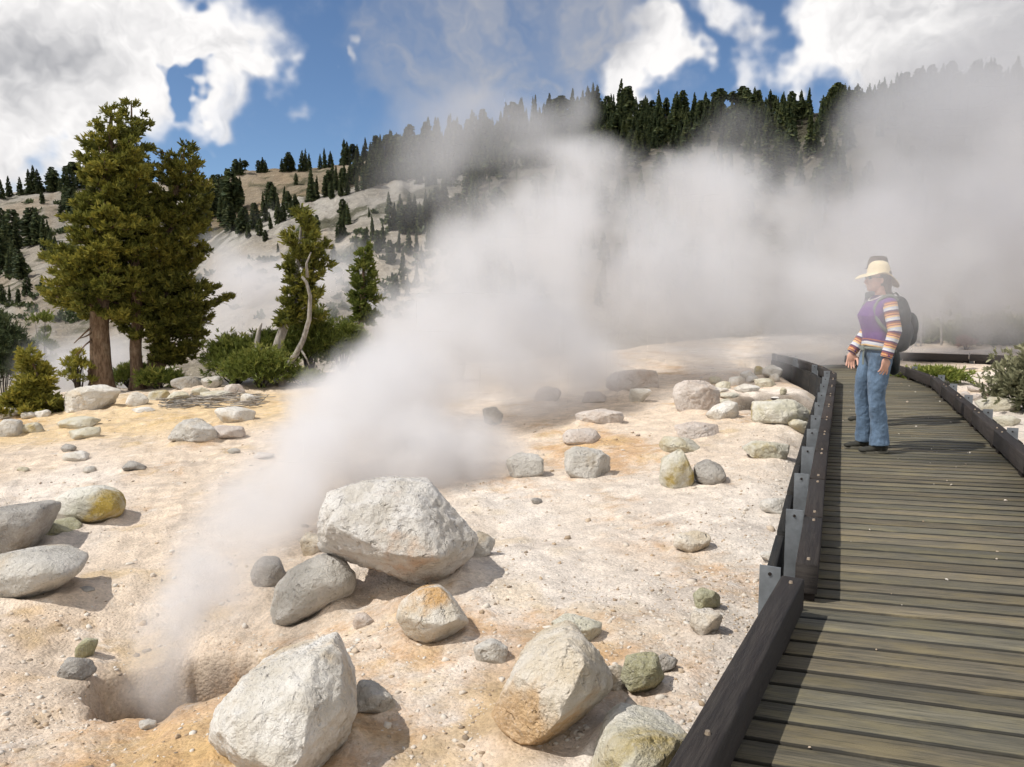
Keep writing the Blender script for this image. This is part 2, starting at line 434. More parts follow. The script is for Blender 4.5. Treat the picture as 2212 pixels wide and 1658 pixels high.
RM = {
    'white': rock_mat('white_crusted_rock', (.60, .555, .48), (.77, .74, .69), (.55, .38, .18), .6, .5),
    'pink': rock_mat('pinkish_rock', (.52, .44, .38), (.62, .56, .51), (.50, .33, .20), .3, .35),
    'grey': rock_mat('grey_rock', (.45, .425, .38), (.60, .57, .52), (.44, .32, .17), .5, .6),
    'dark': rock_mat('dark_grey_rock', (.29, .27, .245), (.42, .395, .36), (.27, .20, .12), .5, .5),
    'yellow': rock_mat('yellow_stained_rock', (.52, .47, .34), (.62, .59, .50), (.42, .31, .10), .7, .35),
    'orange': rock_mat('orange_stained_rock', (.60, .51, .38), (.70, .64, .55), (.58, .28, .07), .95, .4),
    'olive': rock_mat('olive_rock', (.36, .34, .21), (.48, .47, .35), (.26, .22, .08), .7, .45),
    'lichen': rock_mat('white_and_ochre_rock', (.53, .50, .39), (.68, .65, .57), (.38, .27, .05), .9, .4),
    'big': rock_mat('pitted_white_rock', (.54, .50, .44), (.71, .68, .64), (.55, .34, .20), .75, .5, .45, (.13, .09, .07), (0, 0, -.8, .20)),
    'capped': rock_mat('orange_capped_rock', (.60, .53, .42), (.71, .66, .58), (.60, .34, .11), .85, .4, .35, (.16, .14, .12), (-.3, 0, 1.6, -.36)),
    'streaked': rock_mat('orange_footed_rock', (.60, .51, .38), (.70, .64, .55), (.60, .37, .16), .72, .4, .35, (.16, .14, .12), (-.35, -.2, -.7, .22)),
    'ochre': rock_mat('half_ochre_rock', (.58, .56, .47), (.74, .71, .64), (.36, .25, .035), .95, .4, .35, (.16, .14, .12), (1.0, -.3, -1.1, .22)),
}
def ico(sub):
    bm = bmesh.new(); bmesh.ops.create_icosphere(bm, subdivisions=sub, radius=1)
    V = np.array([v.co[:] for v in bm.verts]); Fc = np.array([[v.index for v in f.verts] for f in bm.faces]); bm.free()
    return V, Fc
ICO = {s: ico(s) for s in (1, 2, 3, 4, 5, 6)}
def smooth_arr(V, Fc, it, lam=.6):
    for _ in range(it):
        acc = np.zeros_like(V); cnt = np.zeros(len(V))
        for a, b in ((0, 1), (1, 2), (2, 0)):
            np.add.at(acc, Fc[:, a], V[Fc[:, b]]); np.add.at(acc, Fc[:, b], V[Fc[:, a]])
            np.add.at(cnt, Fc[:, a], 1); np.add.at(cnt, Fc[:, b], 1)
        V = V + lam * (acc / cnt[:, None] - V)
    return V
def hull_shape(pts, sub, sm, rough, seed, pits=0, cuts=3):
    pts = np.asarray(pts, float)
    bm = bmesh.new()
    for p in pts: bm.verts.new(p)
    r = bmesh.ops.convex_hull(bm, input=bm.verts)
    bmesh.ops.triangulate(bm, faces=bm.faces)
    bvh = BVHTree.FromBMesh(bm); bm.free()
    lo, hi = pts.min(0), pts.max(0); c = (pts.mean(0) + (lo + hi) / 2) / 2; ext = (hi - lo) / 2
    D, Fc = ICO[sub]; size = float(np.mean(ext))
    out = np.empty_like(D)
    for i, d in enumerate(D):
        dd = d * ext; dd = dd / np.linalg.norm(dd)
        h = bvh.ray_cast(Vector(c), Vector(dd))
        out[i] = h[0] if h[0] is not None else c + dd * size * .5
    out = smooth_arr(out, Fc, sm)
    rc = np.random.default_rng(seed * 7 + 1)             # broken faces: slices off the side that faces the walk
    for _ in range(cuts):
        n_ = np.array([rc.uniform(-.9, .9), -rc.uniform(.3, 1), rc.uniform(-.35, 1.0)]); n_ /= np.linalg.norm(n_)
        s_ = (out - c) @ n_; h_ = s_.max() * rc.uniform(.74, .90)
        out = out - np.clip(s_ - h_, 0, None)[:, None] * n_ * .93
    nrm = out - c; nrm /= np.linalg.norm(nrm, axis=1, keepdims=True)
    q = (out - c) / size
    d = .55 * fbm(q * 1.6 + seed * 1.7, 4, seed) + .50 * fbm(q * 3.6 + seed, 5, seed + 5, gain=.6, ridged=True)
    # angular breakage: terraced large-scale noise
    t = fbm(q * 2.2 + seed * .9, 2, seed + 9) * 5
    d = d + .25 * (np.round(t) - t) * .9
    if pits: d = d - pits * np.clip(fbm(q * 7, 3, seed + 20) - .12, 0, 1)
    out = out + nrm * (d * rough * size)[:, None] + nrm * (.02 * size * fbm(q * 14, 4, seed + 30, gain=.65))[:, None]
    return out, Fc, c
ROCKS = []
def mk_rock(name, V, Fc, mat, label, group=None, cat='rock'):
    ROCKS.append(((V[:, 0].min() + V[:, 0].max()) / 2, (V[:, 1].min() + V[:, 1].max()) / 2, np.ptp(V[:, 0]) / 2, np.ptp(V[:, 1]) / 2))
    lo, hi = V.min(0), V.max(0); loc = np.array([(lo[0] + hi[0]) / 2, (lo[1] + hi[1]) / 2, lo[2]])
    o = mesh_obj(name, V, Fc, mat, loc=loc)
    return tag(o, label, cat, group)
def traced(name, label, mat, base, outline, front, depth, cat='boulder', sub=6, sm=2, rough=.075, pits=0, seed=1, lift=0, dy=0, cuts=3):
    """a boulder from its outline corners and the corners of its near faces, at its own distance and with full depth.
    base = picture point where it meets the ground; front = (x, y, metres nearer than the middle)"""
    g0 = ground_hit(*base); Y = g0[1] + depth * .14 + dy
    pts = []
    for i, (x, y) in enumerate(outline):
        p = at_y(x, y, Y); pts.append(p)
        q = p.copy(); c = at_y(sum(o_[0] for o_ in outline) / len(outline), sum(o_[1] for o_ in outline) / len(outline), Y)
        q = c + (p - c) * .72; q[1] = Y + depth * (.42 + .12 * ((i * 37) % 5) / 5); q[2] = max(q[2], c[2] + (p[2] - c[2]) * .72) * 1.0; pts.append(q)
    for x, y, d in front: pts.append(at_y(x, y, Y - d))
    V, Fc, c = hull_shape(pts, sub, sm, rough, seed, pits, cuts)
    return mk_rock(name, V, Fc, RM[mat], label, cat=cat)
def boxed(label, mat, x0, y0, x1, y1, seed=None, flat=0, name='rock', cat='rock', sub=None, group=None, dep=.85, rough=.11, n=13, Yfix=None, kind=None):
    """a rock fitted to its extent in the picture, standing on the ground there"""
    global RSEED
    RSEED += 1; seed = seed or RSEED; rs = np.random.default_rng(seed * 13 + 5)
    cx = (x0 + x1) / 2
    g0 = ground_hit(cx, y1 - .06 * (y1 - y0)) if Yfix is None else None
    Yf = g0[1] if g0 is not None else Yfix
    w = (at_y(x1, y1, Yf) - at_y(x0, y1, Yf))[0]
    Y = Yf + w * dep * .38
    a, b = at_y(x0, y1, Y), at_y(x1, y0, Y)
    gzc = gz((a[0] + b[0]) / 2, Y) if Yfix is None else a[2]
    w = b[0] - a[0]; hgt = b[2] - gzc
    hgt = max(hgt, .25 * w * .5)
    c = np.array([(a[0] + b[0]) / 2, Y, gzc])
    P = rs.normal(size=(n * 3, 3)); P /= np.linalg.norm(P, axis=1, keepdims=True)
    keep = [0]
    for i in range(1, len(P)):                       # spread-out corners give clean facets
        if min(np.linalg.norm(P[i] - P[k]) for k in keep) > .55: keep.append(i)
        if len(keep) >= n: break
    P = P[keep]; P = np.sign(P) * np.abs(P) ** .8
    P *= (.9 + .2 * rs.random((len(P), 1)))
    P = (P - P.min(0)) / (P.max(0) - P.min(0)) - [.5, .5, 0]
    P[:, 2] = P[:, 2] * 1.22 - .22
    P[:, 0] *= w * 1.02; P[:, 1] *= w * dep; P[:, 2] *= hgt
    if flat: P[:, 2] = np.minimum(P[:, 2], hgt * (1 - flat * .3) + .0 * P[:, 0])
    px = w / Y * F * .46
    sub = sub or (5 if px > 42 else 4 if px > 16 else 3)
    V, Fc, _ = hull_shape(P + c, sub, 2 if sub >= 5 else 1, rough, seed)
    o = mk_rock(name, V, Fc, RM[mat], label, group, cat)
    if kind: o['kind'] = kind
    return o
RSEED = 100
traced('boulder', 'largest boulder, pitted white top and tan underside, propped over a grey boulder', 'big', (905, 1262),
       [(690, 1105), (712, 1064), (780, 1045), (850, 1037), (932, 1046), (1032, 1164), (1020, 1200), (958, 1266), (915, 1272), (760, 1215), (692, 1190), (684, 1150)],
       [(720, 1154, .38), (793, 1182, .46), (891, 1200, .48), (950, 1205, .42), (900, 1262, .1), (800, 1085, .2), (900, 1080, .18), (990, 1168, .2)], 1.1, rough=.07, pits=.5, seed=3, sm=1, dy=-.13, cuts=2)
traced('boulder', 'smooth rounded grey boulder tucked under the largest boulder', 'grey', (640, 1350),
       [(560, 1335), (573, 1278), (620, 1235), (692, 1198), (732, 1204), (772, 1245), (765, 1285), (690, 1325), (610, 1365), (568, 1365)],
       [(600, 1310, .18), (690, 1250, .22), (740, 1270, .2), (640, 1340, .2)], .6, sub=5, rough=.05, seed=4, sm=5)
traced('boulder', 'cream boulder with an orange top and an almost square outline, below the largest boulder', 'capped', (925, 1392),
       [(853, 1338), (862, 1302), (892, 1282), (950, 1272), (985, 1308), (1016, 1345), (1005, 1360), (925, 1396), (880, 1380)],
       [(880, 1330, .13), (930, 1335, .16), (985, 1345, .14), (925, 1385, .12)], .42, sub=5, rough=.05, seed=6, sm=3)
traced('boulder', 'upright orange streaked boulder with a pointed top near the walk', 'streaked', (1140, 1612),
       [(1058, 1548), (1110, 1450), (1165, 1405), (1238, 1368), (1262, 1378), (1292, 1408), (1318, 1452), (1322, 1482), (1300, 1512), (1172, 1620), (1130, 1620), (1090, 1585)],
       [(1252, 1440, .26), (1238, 1500, .30), (1190, 1560, .32), (1135, 1590, .28), (1090, 1550, .2), (1120, 1470, .16), (1222, 1390, .12), (1300, 1475, .08)], .62, rough=.055, seed=12, sm=1, cuts=5)
traced('boulder', 'chalk white angular boulder with a sharp ridge beside the steaming hole', 'white', (600, 1652),
       [(450, 1600), (462, 1535), (520, 1470), (610, 1428), (706, 1407), (735, 1430), (748, 1480), (768, 1540), (745, 1600), (705, 1665), (600, 1700), (520, 1680)],
       [(706, 1418, .05), (672, 1475, .34), (682, 1512, .38), (640, 1590, .42), (622, 1672, .42), (520, 1500, .2), (470, 1580, .22), (530, 1640, .34)], .75, rough=.065, seed=21, sm=0, pits=.5, cuts=6)
traced('boulder', 'cut off whitish boulder with olive streaks beside the dark kerb beam', 'lichen', (1370, 1690),
       [(1262, 1690), (1300, 1590), (1345, 1568), (1430, 1572), (1490, 1592), (1500, 1640), (1480, 1720), (1400, 1740), (1290, 1740)],
       [(1330, 1610, .2), (1420, 1615, .25), (1380, 1700, .3)], .5, rough=.05, seed=24, sm=2)
traced('boulder', 'dark grey block with a broad flat top at the edge of the view', 'dark', (20, 1205),
       [(-90, 1110), (30, 1098), (60, 1093), (96, 1092), (99, 1108), (84, 1150), (62, 1188), (0, 1215), (-90, 1220)],
       [(-60, 1118, .3), (40, 1118, .28), (70, 1125, .2), (20, 1195, .2)], .8, rough=.04, seed=28, sub=5, sm=1)
traced('boulder', 'long low whitish boulder lying in front of the dark flat topped block', 'grey', (60, 1296),
       [(-60, 1210), (20, 1195), (90, 1190), (150, 1205), (178, 1220), (172, 1240), (120, 1275), (40, 1300), (-60, 1320)],
       [(0, 1240, .25), (100, 1225, .22), (140, 1245, .2), (60, 1280, .2)], .6, rough=.055, seed=30, sub=5, sm=2)
traced('boulder', 'domed boulder, white on one side and ochre yellow on the other, on open ground', 'ochre', (190, 1136),
       [(108, 1100), (118, 1078), (150, 1056), (210, 1052), (248, 1072), (268, 1100), (262, 1115), (200, 1137), (130, 1128), (108, 1120)],
       [(140, 1090, .2), (190, 1085, .24), (240, 1100, .2), (190, 1125, .2)], .65, rough=.045, seed=33, sub=5, sm=4)
# the rest: label, look, extent in the picture
for a in [
    ('olive slab under the white and ochre domed boulder', 'olive', 93, 1124, 172, 1160),
    ('dark wet slab half lost in steam behind the smooth grey boulder', 'dark', 540, 1205, 622, 1275),
    ('rusty knob sticking out behind the largest boulder', 'orange', 652, 1150, 705, 1202),
    ('flat grey rock with pale edge behind the pointed end of the largest boulder', 'grey', 995, 1150, 1072, 1212),
    ('small grey stone with a white cap beside the cream square boulder', 'grey', 1021, 1382, 1097, 1441),
    ('pale olive slab peeking out behind the pointed top of the orange streaked boulder', 'lichen', 1190, 1333, 1300, 1397),
    ('bluish rock in the shadow of the chalk white angular boulder', 'grey', 752, 1472, 852, 1552),
    ('angular moss tinted grey rock beside the orange streaked boulder', 'olive', 1340, 1418, 1440, 1518),
    ('white rock wedged between the orange streaked boulder and the moss tinted rock', 'white', 1300, 1432, 1350, 1500),
    ('dark brown stone behind the moss tinted rock', 'dark', 1418, 1418, 1466, 1458),
    ('round ridged olive stone just above the pinkish white cobble', 'olive', 1500, 1274, 1560, 1323),
    ('pinkish white cobble near the walk', 'white', 1487, 1321, 1561, 1380),
    ('cream rock with orange crown alone on open ground by the kerb', 'orange', 1452, 1147, 1533, 1201),
    ('round mottled grey boulder on orange ground near the steam edge', 'grey', 1219, 967, 1325, 1042),
    ('cone shaped pale grey rock with a yellow foot', 'lichen', 1422, 967, 1503, 1064),
    ('crumbling grey rock leaning near the cone shaped rock', 'dark', 1500, 993, 1573, 1054),
    ('smooth yellow rock behind the cone shaped rock', 'yellow', 1426, 942, 1524, 986),
    ('blocky pinkish rock behind the smooth yellow rock', 'pink', 1458, 911, 1553, 953),
    ('big rounded pink boulder in thin steam', 'pink', 1448, 818, 1557, 895),
    ('small pale two lobed rock at the foot of the big pink boulder', 'white', 1524, 868, 1600, 912),
    ('broad flat chalky outcrop touching the kerb', 'lichen', 1625, 862, 1765, 930),
    ('small tan rock against the kerb beside the chalky outcrop', 'yellow', 1702, 905, 1752, 942),
    ('low rough mound of grey and cream rock in open gravel', 'lichen', 1608, 950, 1706, 997),
    ('thin dark edged slab with an undercut end, behind the speckled slab', 'pink', 1238, 886, 1347, 922),
    ('flat speckled slab above the round mottled grey boulder', 'pink', 1216, 925, 1300, 966),
    ('low pale boulder veiled by steam, left of the round grey one', 'grey', 1088, 980, 1174, 1037),
    ('low block fading into steam beyond the thin slab', 'pink', 1152, 834, 1212, 872),
    ('triangular pinkish block in thin steam beyond the thin slab', 'pink', 1255, 845, 1313, 874),
    ('broad pointed boulder dim in steam, farthest on the flat', 'pink', 1308, 794, 1422, 852),
    ('small pale rock in front of the broad pointed boulder in steam', 'white', 1358, 838, 1408, 872),
    ('upright stone hidden deep in the steam', 'grey', 1042, 880, 1088, 922),
    ('flat white rock against the kerb near the metal bracket', 'white', 1640, 1192, 1697, 1222),
    ('sunken cream slab in gravel by the kerb', 'white', 1642, 1076, 1718, 1116),
    ('large boulder almost hidden in white steam', 'white', 898, 752, 1004, 838),
    ('mottled grey boulder, leftmost of the three at the edge of the steam', 'grey', 370, 905, 472, 962),
    ('white wedge shaped boulder, highest of the three at the edge of the steam', 'white', 466, 880, 550, 919),
    ('oblong speckled boulder, lowest of the three at the edge of the steam', 'pink', 438, 921, 525, 956),
    ('tan rock with a cleft on the yellow ground', 'yellow', 131, 900, 216, 931),
    ('long pale olive rock just below the cleft tan rock', 'yellow', 149, 924, 218, 952),
    ('squat grey green boulder, biggest of the row below the sapling', 'grey', -8, 906, 47, 947),
    ('oval cream rock beside the squat grey green boulder', 'yellow', 43, 911, 97, 939),
    ('ribbed white rock alone on the pale slope', 'white', 137, 974, 191, 1001),
    ('small dark stone perched above the ribbed white rock', 'dark', 131, 959, 163, 979),
    ('thin dark slanted slab on the pale slope', 'dark', 262, 995, 318, 1021),
    ('chalk white boulder with a notched base at the foot of the thick pine trunk', 'white', 150, 834, 258, 896),
    ('round whitish rock, leftmost of the row beneath the pines', 'white', 276, 847, 324, 881),
    ('brownish rock in the row beneath the pines', 'yellow', 320, 842, 366, 868),
    ('yellowish low rock in the row beneath the pines', 'yellow', 362, 847, 412, 870),
    ('cream rock in the middle of the row beneath the pines', 'yellow', 415, 837, 457, 858),
    ('long tan slab in the row beneath the pines', 'yellow', 430, 846, 498, 866),
    ('pinkish rock at the end of the row by the bushes', 'pink', 482, 829, 530, 856),
    ('small upright pale rock below the bushes', 'white', 520, 849, 552, 876),
    ('white conical boulder behind the curved trunk', 'white', 332, 792, 393, 830),
    ('dark slab in shade behind the row of pale rocks', 'dark', 374, 814, 440, 843),
    ('grey shaded rock between the dark slab and the bushes', 'grey', 436, 812, 480, 842),
    ('flat white stone on the yellow ground below the dead twigs', 'white', 288, 880, 334, 893),
    ('rounded white rock at the edge of the view beside the sapling', 'white', -12, 880, 43, 909),
    ('white pebbly rock, left of two below the sapling', 'white', 44, 890, 77, 908),
    ('white pebbly rock, right of two below the sapling', 'white', 74, 885, 109, 903),
    ('small dark stone below the long whitish boulder', 'dark', 168, 1269, 204, 1288),
    ('reddish brown stone in front of the smooth grey boulder', 'pink', 760, 1325, 812, 1358),
    ('small ochre rock on the rim of the steaming hole', 'olive', 164, 1378, 212, 1425),
    ('grey lump on the near rim of the steaming hole', 'grey', 300, 1556, 338, 1580),
    ('grey block of crust on the left rim of the hole', 'dark', 130, 1420, 205, 1475),
    ('small dark stone alone near the steam edge', 'dark', 1147, 1077, 1172, 1092),
    ('tan rock, upper of two beside the big pink boulder', 'yellow', 1552, 848, 1598, 864),
    ('tan rock, lower of two beside the big pink boulder', 'yellow', 1552, 862, 1592, 877),
    ('small tan stone on the far side of the dark pit', 'yellow', 1684, 836, 1700, 856),
    ('small cream stone on the near lip of the dark pit', 'white', 1664, 862, 1690, 874),
    ('tiny grey stone below the ribbed white rock', 'grey', 178, 1008, 206, 1024),
    ('tiny pale stone left of the ribbed white rock', 'yellow', 38, 1008, 62, 1020),
    ('low grey stone fading at the steam edge below the speckled boulder', 'grey', 492, 968, 520, 982),
    ('low flat rock in the veil of steam', 'pink', 545, 978, 592, 996),
]:
    boxed(*a)
# heap of broken white rock beside the dark pit
k = 0
for (x0, y0, x1, y1) in [(1545, 822, 1580, 842), (1572, 812, 1612, 836), (1600, 800, 1640, 828), (1626, 790, 1652, 812), (1648, 788, 1690, 820), (1582, 830, 1640, 852), (1624, 816, 1676, 840), (1540, 838, 1575, 850),
                         (1610, 812, 1640, 828), (1530, 812, 1560, 832), (1660, 806, 1686, 828)]:
    boxed('broken cream rock piled in the heap beside the dark pit', 'white' if k % 3 else 'yellow', x0, y0, x1, y1, group='broken rocks heaped beside the pit'); k += 1
# pale rocks beyond the far kerb
for (lab, x0, y0, x1, y1) in [
        ('cream boulder, upper of two large ones beyond the kerb', 2110, 858, 2195, 895),
        ('cream boulder, lower of two large ones beyond the kerb', 2130, 895, 2205, 928),
        ('white rounded rock low against the kerb beyond the walk', 2150, 935, 2185, 955)]:
    boxed(lab, 'yellow', x0, y0, x1, y1)
for (x0, y0, x1, y1) in [(2070, 845, 2100, 868), (2092, 832, 2130, 850), (2120, 826, 2165, 848), (2098, 850, 2128, 868), (2150, 834, 2200, 860), (2140, 850, 2180, 868), (2180, 850, 2215, 878), (2120, 840, 2150, 860)]:
    boxed('pale cobble in the bank of stones beyond the kerb', 'pink', x0, y0, x1, y1, group='cobbles on the bank beyond the kerb')

# grit banked against the feet of the rocks
co = np.empty(len(g.data.vertices) * 3, np.float32); g.data.vertices.foreach_get('co', co); co = co.reshape(-1, 3)
for rx, ry, ra, rb in ROCKS:
    if ry > 20: continue
    ra2, rb2 = ra * 1.02 + .01, rb * 1.02 + .01
    k_ = np.nonzero((np.abs(co[:, 0] - rx) < ra2 * 2) & (np.abs(co[:, 1] - ry) < rb2 * 2))[0]
    if len(k_) == 0: continue
    e_ = np.hypot((co[k_, 0] - rx) / ra2, (co[k_, 1] - ry) / rb2)
    co[k_, 2] += min(.05, .10 * ra) * np.exp(-((e_ - .85) / .22) ** 2) * (1 + .5 * vnoise(co[k_] * 9, 3))
g.data.vertices.foreach_set('co', co.ravel()); g.data.update()
# grit and small stones: more than anyone could count
def scatter_stones(name, label, pts, sizes, mat, seed):
    rs = np.random.default_rng(seed); D, Fc = ICO[1]; n = len(pts)
    J = 1 + .45 * (rs.random((n, len(D), 1)) - .5) * 2
    q = rs.normal(size=(n, 3, 3)); Q, _ = np.linalg.qr(q)
    S = np.stack([rs.uniform(.8, 1.3, n), rs.uniform(.6, 1.0, n), rs.uniform(.45, .9, n)], -1)
    V = (D[None] * J * S[:, None, :]) @ Q
    V[:, :, 2] *= .75
    V = V * sizes[:, None, None] + pts[:, None, :]
    FF = (Fc[None] + (np.arange(n) * len(D))[:, None, None]).reshape(-1, 3)
    o = mesh_obj(name, V.reshape(-1, 3), FF, mat, smooth=False, attrs={'tone': np.repeat(rs.random(n), len(D))})
    return tag(o, label, 'gravel', kind='stuff')
gm, nt, b = new_mat('loose_stones', .95, .15)
tn = nt.new('ShaderNodeAttribute', attribute_name='tone').outputs['Fac']
cr = nt.new('ShaderNodeValToRGB', {0: tn}); e = cr.color_ramp.elements
e[0].color = (.22, .18, .14, 1); e[1].color = (.62, .58, .52, 1)
for p_, c_ in ((.2, (.44, .33, .22, 1)), (.45, (.55, .48, .40, 1)), (.7, (.60, .55, .48, 1))):
    q_ = e.new(p_); q_.color = c_
nt.set(b, 'Base Color', cr.outputs[0])
rs = np.random.default_rng(5)
def ground_points(n, ya, yb, amin, amax, dens=None):
    y = ya * (yb / ya) ** rs.random(n); a = rs.uniform(amin, amax, n); x = a * y
    k = x < poly_x(LEFT, y) - .22
    k &= np.hypot(x - VX, y - VY) > .5
    if dens is not None: k &= rs.random(n) < dens(x, y)
    x, y = x[k], y[k]
    return np.stack([x, y, terr(x / y, y)], -1)
def dens(x, y):
    d = sstep(1.9, .2, poly_x(LEFT, y) - x)
    c = sstep(-.1, .4, fbm(P3(x, y) * 1.3, 3, 71))
    return np.clip(.10 + .75 * d * (y < 11) + .30 * c, 0, 1)
pts = ground_points(60000, 1.6, 16, -.75, .85, dens)
scatter_stones('gravel', 'fine pale grit and pebbles lying over the thermal ground', pts, rs.gamma(2.2, .0026, len(pts)) + .0022, gm, 3)
pts = ground_points(2600, 1.7, 22, -.75, .8)
scatter_stones('gravel', 'scattered thumb sized stones on the thermal ground', pts, rs.gamma(2.0, .0048, len(pts)) + .004, gm, 4)
# ------------------------------------------------------------------ boardwalk
def wood_mat(name, c1, c2, c3, rough=.75, spec=.3, grain=1.0, moss=.4, edge=0):
    m, nt, b = new_mat(name, rough, spec)
    uv = nt.new('ShaderNodeUVMap').outputs[0]
    at = nt.new('ShaderNodeAttribute', attribute_name='tone').outputs['Fac']
    st = nt.vmath('MULTIPLY', uv, (1.6, 34, 1))
    st = nt.vmath('ADD', st, nt.vmath('SCALE', (37., 11., 5.), at))
    g1 = nt.noise(st, 2.2, 6, .62, dist=1.1); g2 = nt.noise(nt.vmath('MULTIPLY', uv, (4, 120, 1)), 1.0, 4, .75)
    big_ = nt.noise(nt.vmath('ADD', nt.vmath('MULTIPLY', uv, (2.2, 7, 1)), nt.vmath('SCALE', (19., 7., 3.), at)), 1.5, 5, .65)
    c = nt.mix(nt.rng(g1, .30, .72), c1, c2)
    c = nt.mix(nt.math('MULTIPLY', nt.rng(big_, .42, .68), moss), c, c3)
    c = nt.mix(nt.math('MULTIPLY', nt.rng(g2, .50, .70), .5 * grain), c, tuple(v * .35 for v in c1))
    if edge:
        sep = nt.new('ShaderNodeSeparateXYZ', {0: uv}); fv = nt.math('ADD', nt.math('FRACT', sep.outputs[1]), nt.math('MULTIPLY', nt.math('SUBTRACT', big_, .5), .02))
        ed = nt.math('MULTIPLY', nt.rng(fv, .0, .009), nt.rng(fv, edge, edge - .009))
        c = nt.mix(nt.math('MULTIPLY', nt.math('SUBTRACT', 1.0, ed), .9), c, tuple(v * .12 for v in c1))  # plank edges and sides darkened in the colour: dirt plus gap shade
    c = nt.mix(nt.rng(nt.math('FRACT', nt.math('MULTIPLY', at, 7.3)), 0, 1, 0, .55), c, nt.vmath('MULTIPLY', c, (.80, .92, 1.02)))
    c = nt.vmath('SCALE', c, nt.rng(at, 0, 1, .76, 1.24, False))
    nt.set(b, 'Base Color', c)
    nt.set(b, 'Roughness', nt.rng(g1, .3, .7, rough - .12, min(1, rough + .12), False))
    hh = nt.math('ADD', nt.math('MULTIPLY', g1, .6), nt.math('MULTIPLY', g2, .8))
    nt.set(b, 'Normal', nt.new('ShaderNodeBump', {'Strength': .7, 'Distance': .006, 'Height': hh}))
    return m
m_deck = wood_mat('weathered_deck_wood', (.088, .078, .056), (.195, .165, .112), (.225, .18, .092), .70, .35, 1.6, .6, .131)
m_beam = wood_mat('dark_kerb_wood', (.024, .019, .017), (.055, .045, .038), (.045, .030, .025), .75, .2, moss=.25)
m_skirt = wood_mat('dark_skirt_wood', (.016, .016, .016), (.03, .028, .026), (.05, .04, .03), .85, .2)
m_steel = flat_mat('galvanised_bracket', (.20, .215, .23), .55, .5, .2, 9, .12, .35)
m_bolt = flat_mat('bolt_head', (.42, .33, .24), .45, .5, .2, 30, 0, .6)

walk = empty('boardwalk', (float(Lq[0][0]) + .7, float(Lq[0][1]), 0))
tag(walk, 'weathered plank boardwalk with dark kerb beams curving away past the steaming ground', kind='structure')
WL = np.array(walk.location)
def offset_poly(P, d):
    """parallel to a path edge; positive is to its right going away"""
    T = np.gradient(P, axis=0); T /= np.linalg.norm(T, axis=1, keepdims=True)
    Nn = np.stack([T[:, 1], -T[:, 0]], -1); return P + Nn * d
def resample(P, step):
    s = np.concatenate([[0], np.cumsum(np.linalg.norm(np.diff(P, axis=0), axis=1))])
    t = np.arange(0, s[-1], step)
    return np.stack([np.interp(t, s, P[:, 0]), np.interp(t, s, P[:, 1])], -1), t
def plank_mesh(name, quads, z0, z1, mat, parent, bev=.004, jit=.0, seed=1):
    """quads: list of 4 plan corners (a,b near edge left->right, c,d far edge right->left)"""
    rs = np.random.default_rng(seed); V = []; Fc = []; UV = []; TN = []
    for q in quads:
        q = np.array(q, float); c = q.mean(0); u = q[1] - q[0]; Lu = np.linalg.norm(u); u = u / Lu
        v = q[3] - q[0]; Lv = np.linalg.norm(v); v = v / Lv
        dz = rs.normal(0, jit, 4) if jit else np.zeros(4); off = rs.uniform(0, 50); off2 = float(rs.integers(0, 50)); t = rs.random()
        n0 = len(V)
        ins = np.array([[1, 1], [-1, 1], [-1, -1], [1, -1]]) * bev
        for k in range(4): V.append((*q[k], z0))
        for k in range(4): V.append((*q[k], z1 - bev + dz[k]))
        for k in range(4):
            p = q[k] + u * ins[k][0] + v * ins[k][1]; V.append((*p, z1 + dz[k]))
        TN += [t] * 12
        lu = np.array([[0, 0], [Lu, 0], [Lu, Lv], [0, Lv]])
        fs = [((8, 9, 10, 11), [lu[0], lu[1], lu[2], lu[3]])]
        for k in range(4):
            k2 = (k + 1) % 4; ln = Lu if k % 2 == 0 else Lv
            fs.append(((4 + k, 4 + k2, 8 + k2, 8 + k), [lu[k], lu[k2], lu[k2], lu[k]]))
            fs.append(((k, k2, 4 + k2, 4 + k), [[0, 0], [ln, 0], [ln, 0], [0, 0]] if bev < .005 and z1 == 0 else [[0, 0], [ln, 0], [ln, z1 - z0], [0, z1 - z0]]))
        for f, uvs in fs:
            Fc.append([n0 + i for i in f]); UV += [(a + off, b + off2) for a, b in uvs]
    return mesh_obj(name, np.array(V), np.array(Fc), mat, parent, False, loc=WL if parent is walk else None, attrs={'tone': np.array(TN)}, uv=np.array(UV))
# centre line runs between the kerbs; boards lie a little askew, as in place
LC = offset_poly(LEFT, -.10)
s_in, s_t = resample(LC, .139)
near_ang = lambda y: R(np.interp(y, [1.5, 4, 7, 12], [19, 14.5, 11, 12]))
quads = []; gaprs = np.random.default_rng(3)
RR = offset_poly(RIGHT, .10)
def hit_right(p, d):
    best = None
    for i in range(len(RR) - 1):
        a, b_ = RR[i], RR[i + 1]; e_ = b_ - a; den = d[0] * e_[1] - d[1] * e_[0]
        if abs(den) < 1e-9: continue
        t = ((a[0] - p[0]) * e_[1] - (a[1] - p[1]) * e_[0]) / den; u = ((a[0] - p[0]) * d[1] - (a[1] - p[1]) * d[0]) / den
        if t > .3 and -.001 <= u <= 1.001 and (best is None or t < best): best = t
    return best
prev = None; rows = []
for p in s_in:
    i = np.argmin(np.linalg.norm(LC - p, axis=1))
    if p[1] < 12.5: a = near_ang(p[1])
    else:                                        # past the bend the boards fan round with the walk
        tt = np.clip((p[1] - 12.5) / 3.0, 0, 1); a = R(12 - 20 * tt)
    d = np.array([cos(a), -sin(a)]); t = hit_right(p, d)
    if t is None or t > 4.2: continue
    rows.append((p, p + d * min(t, 3.6)))
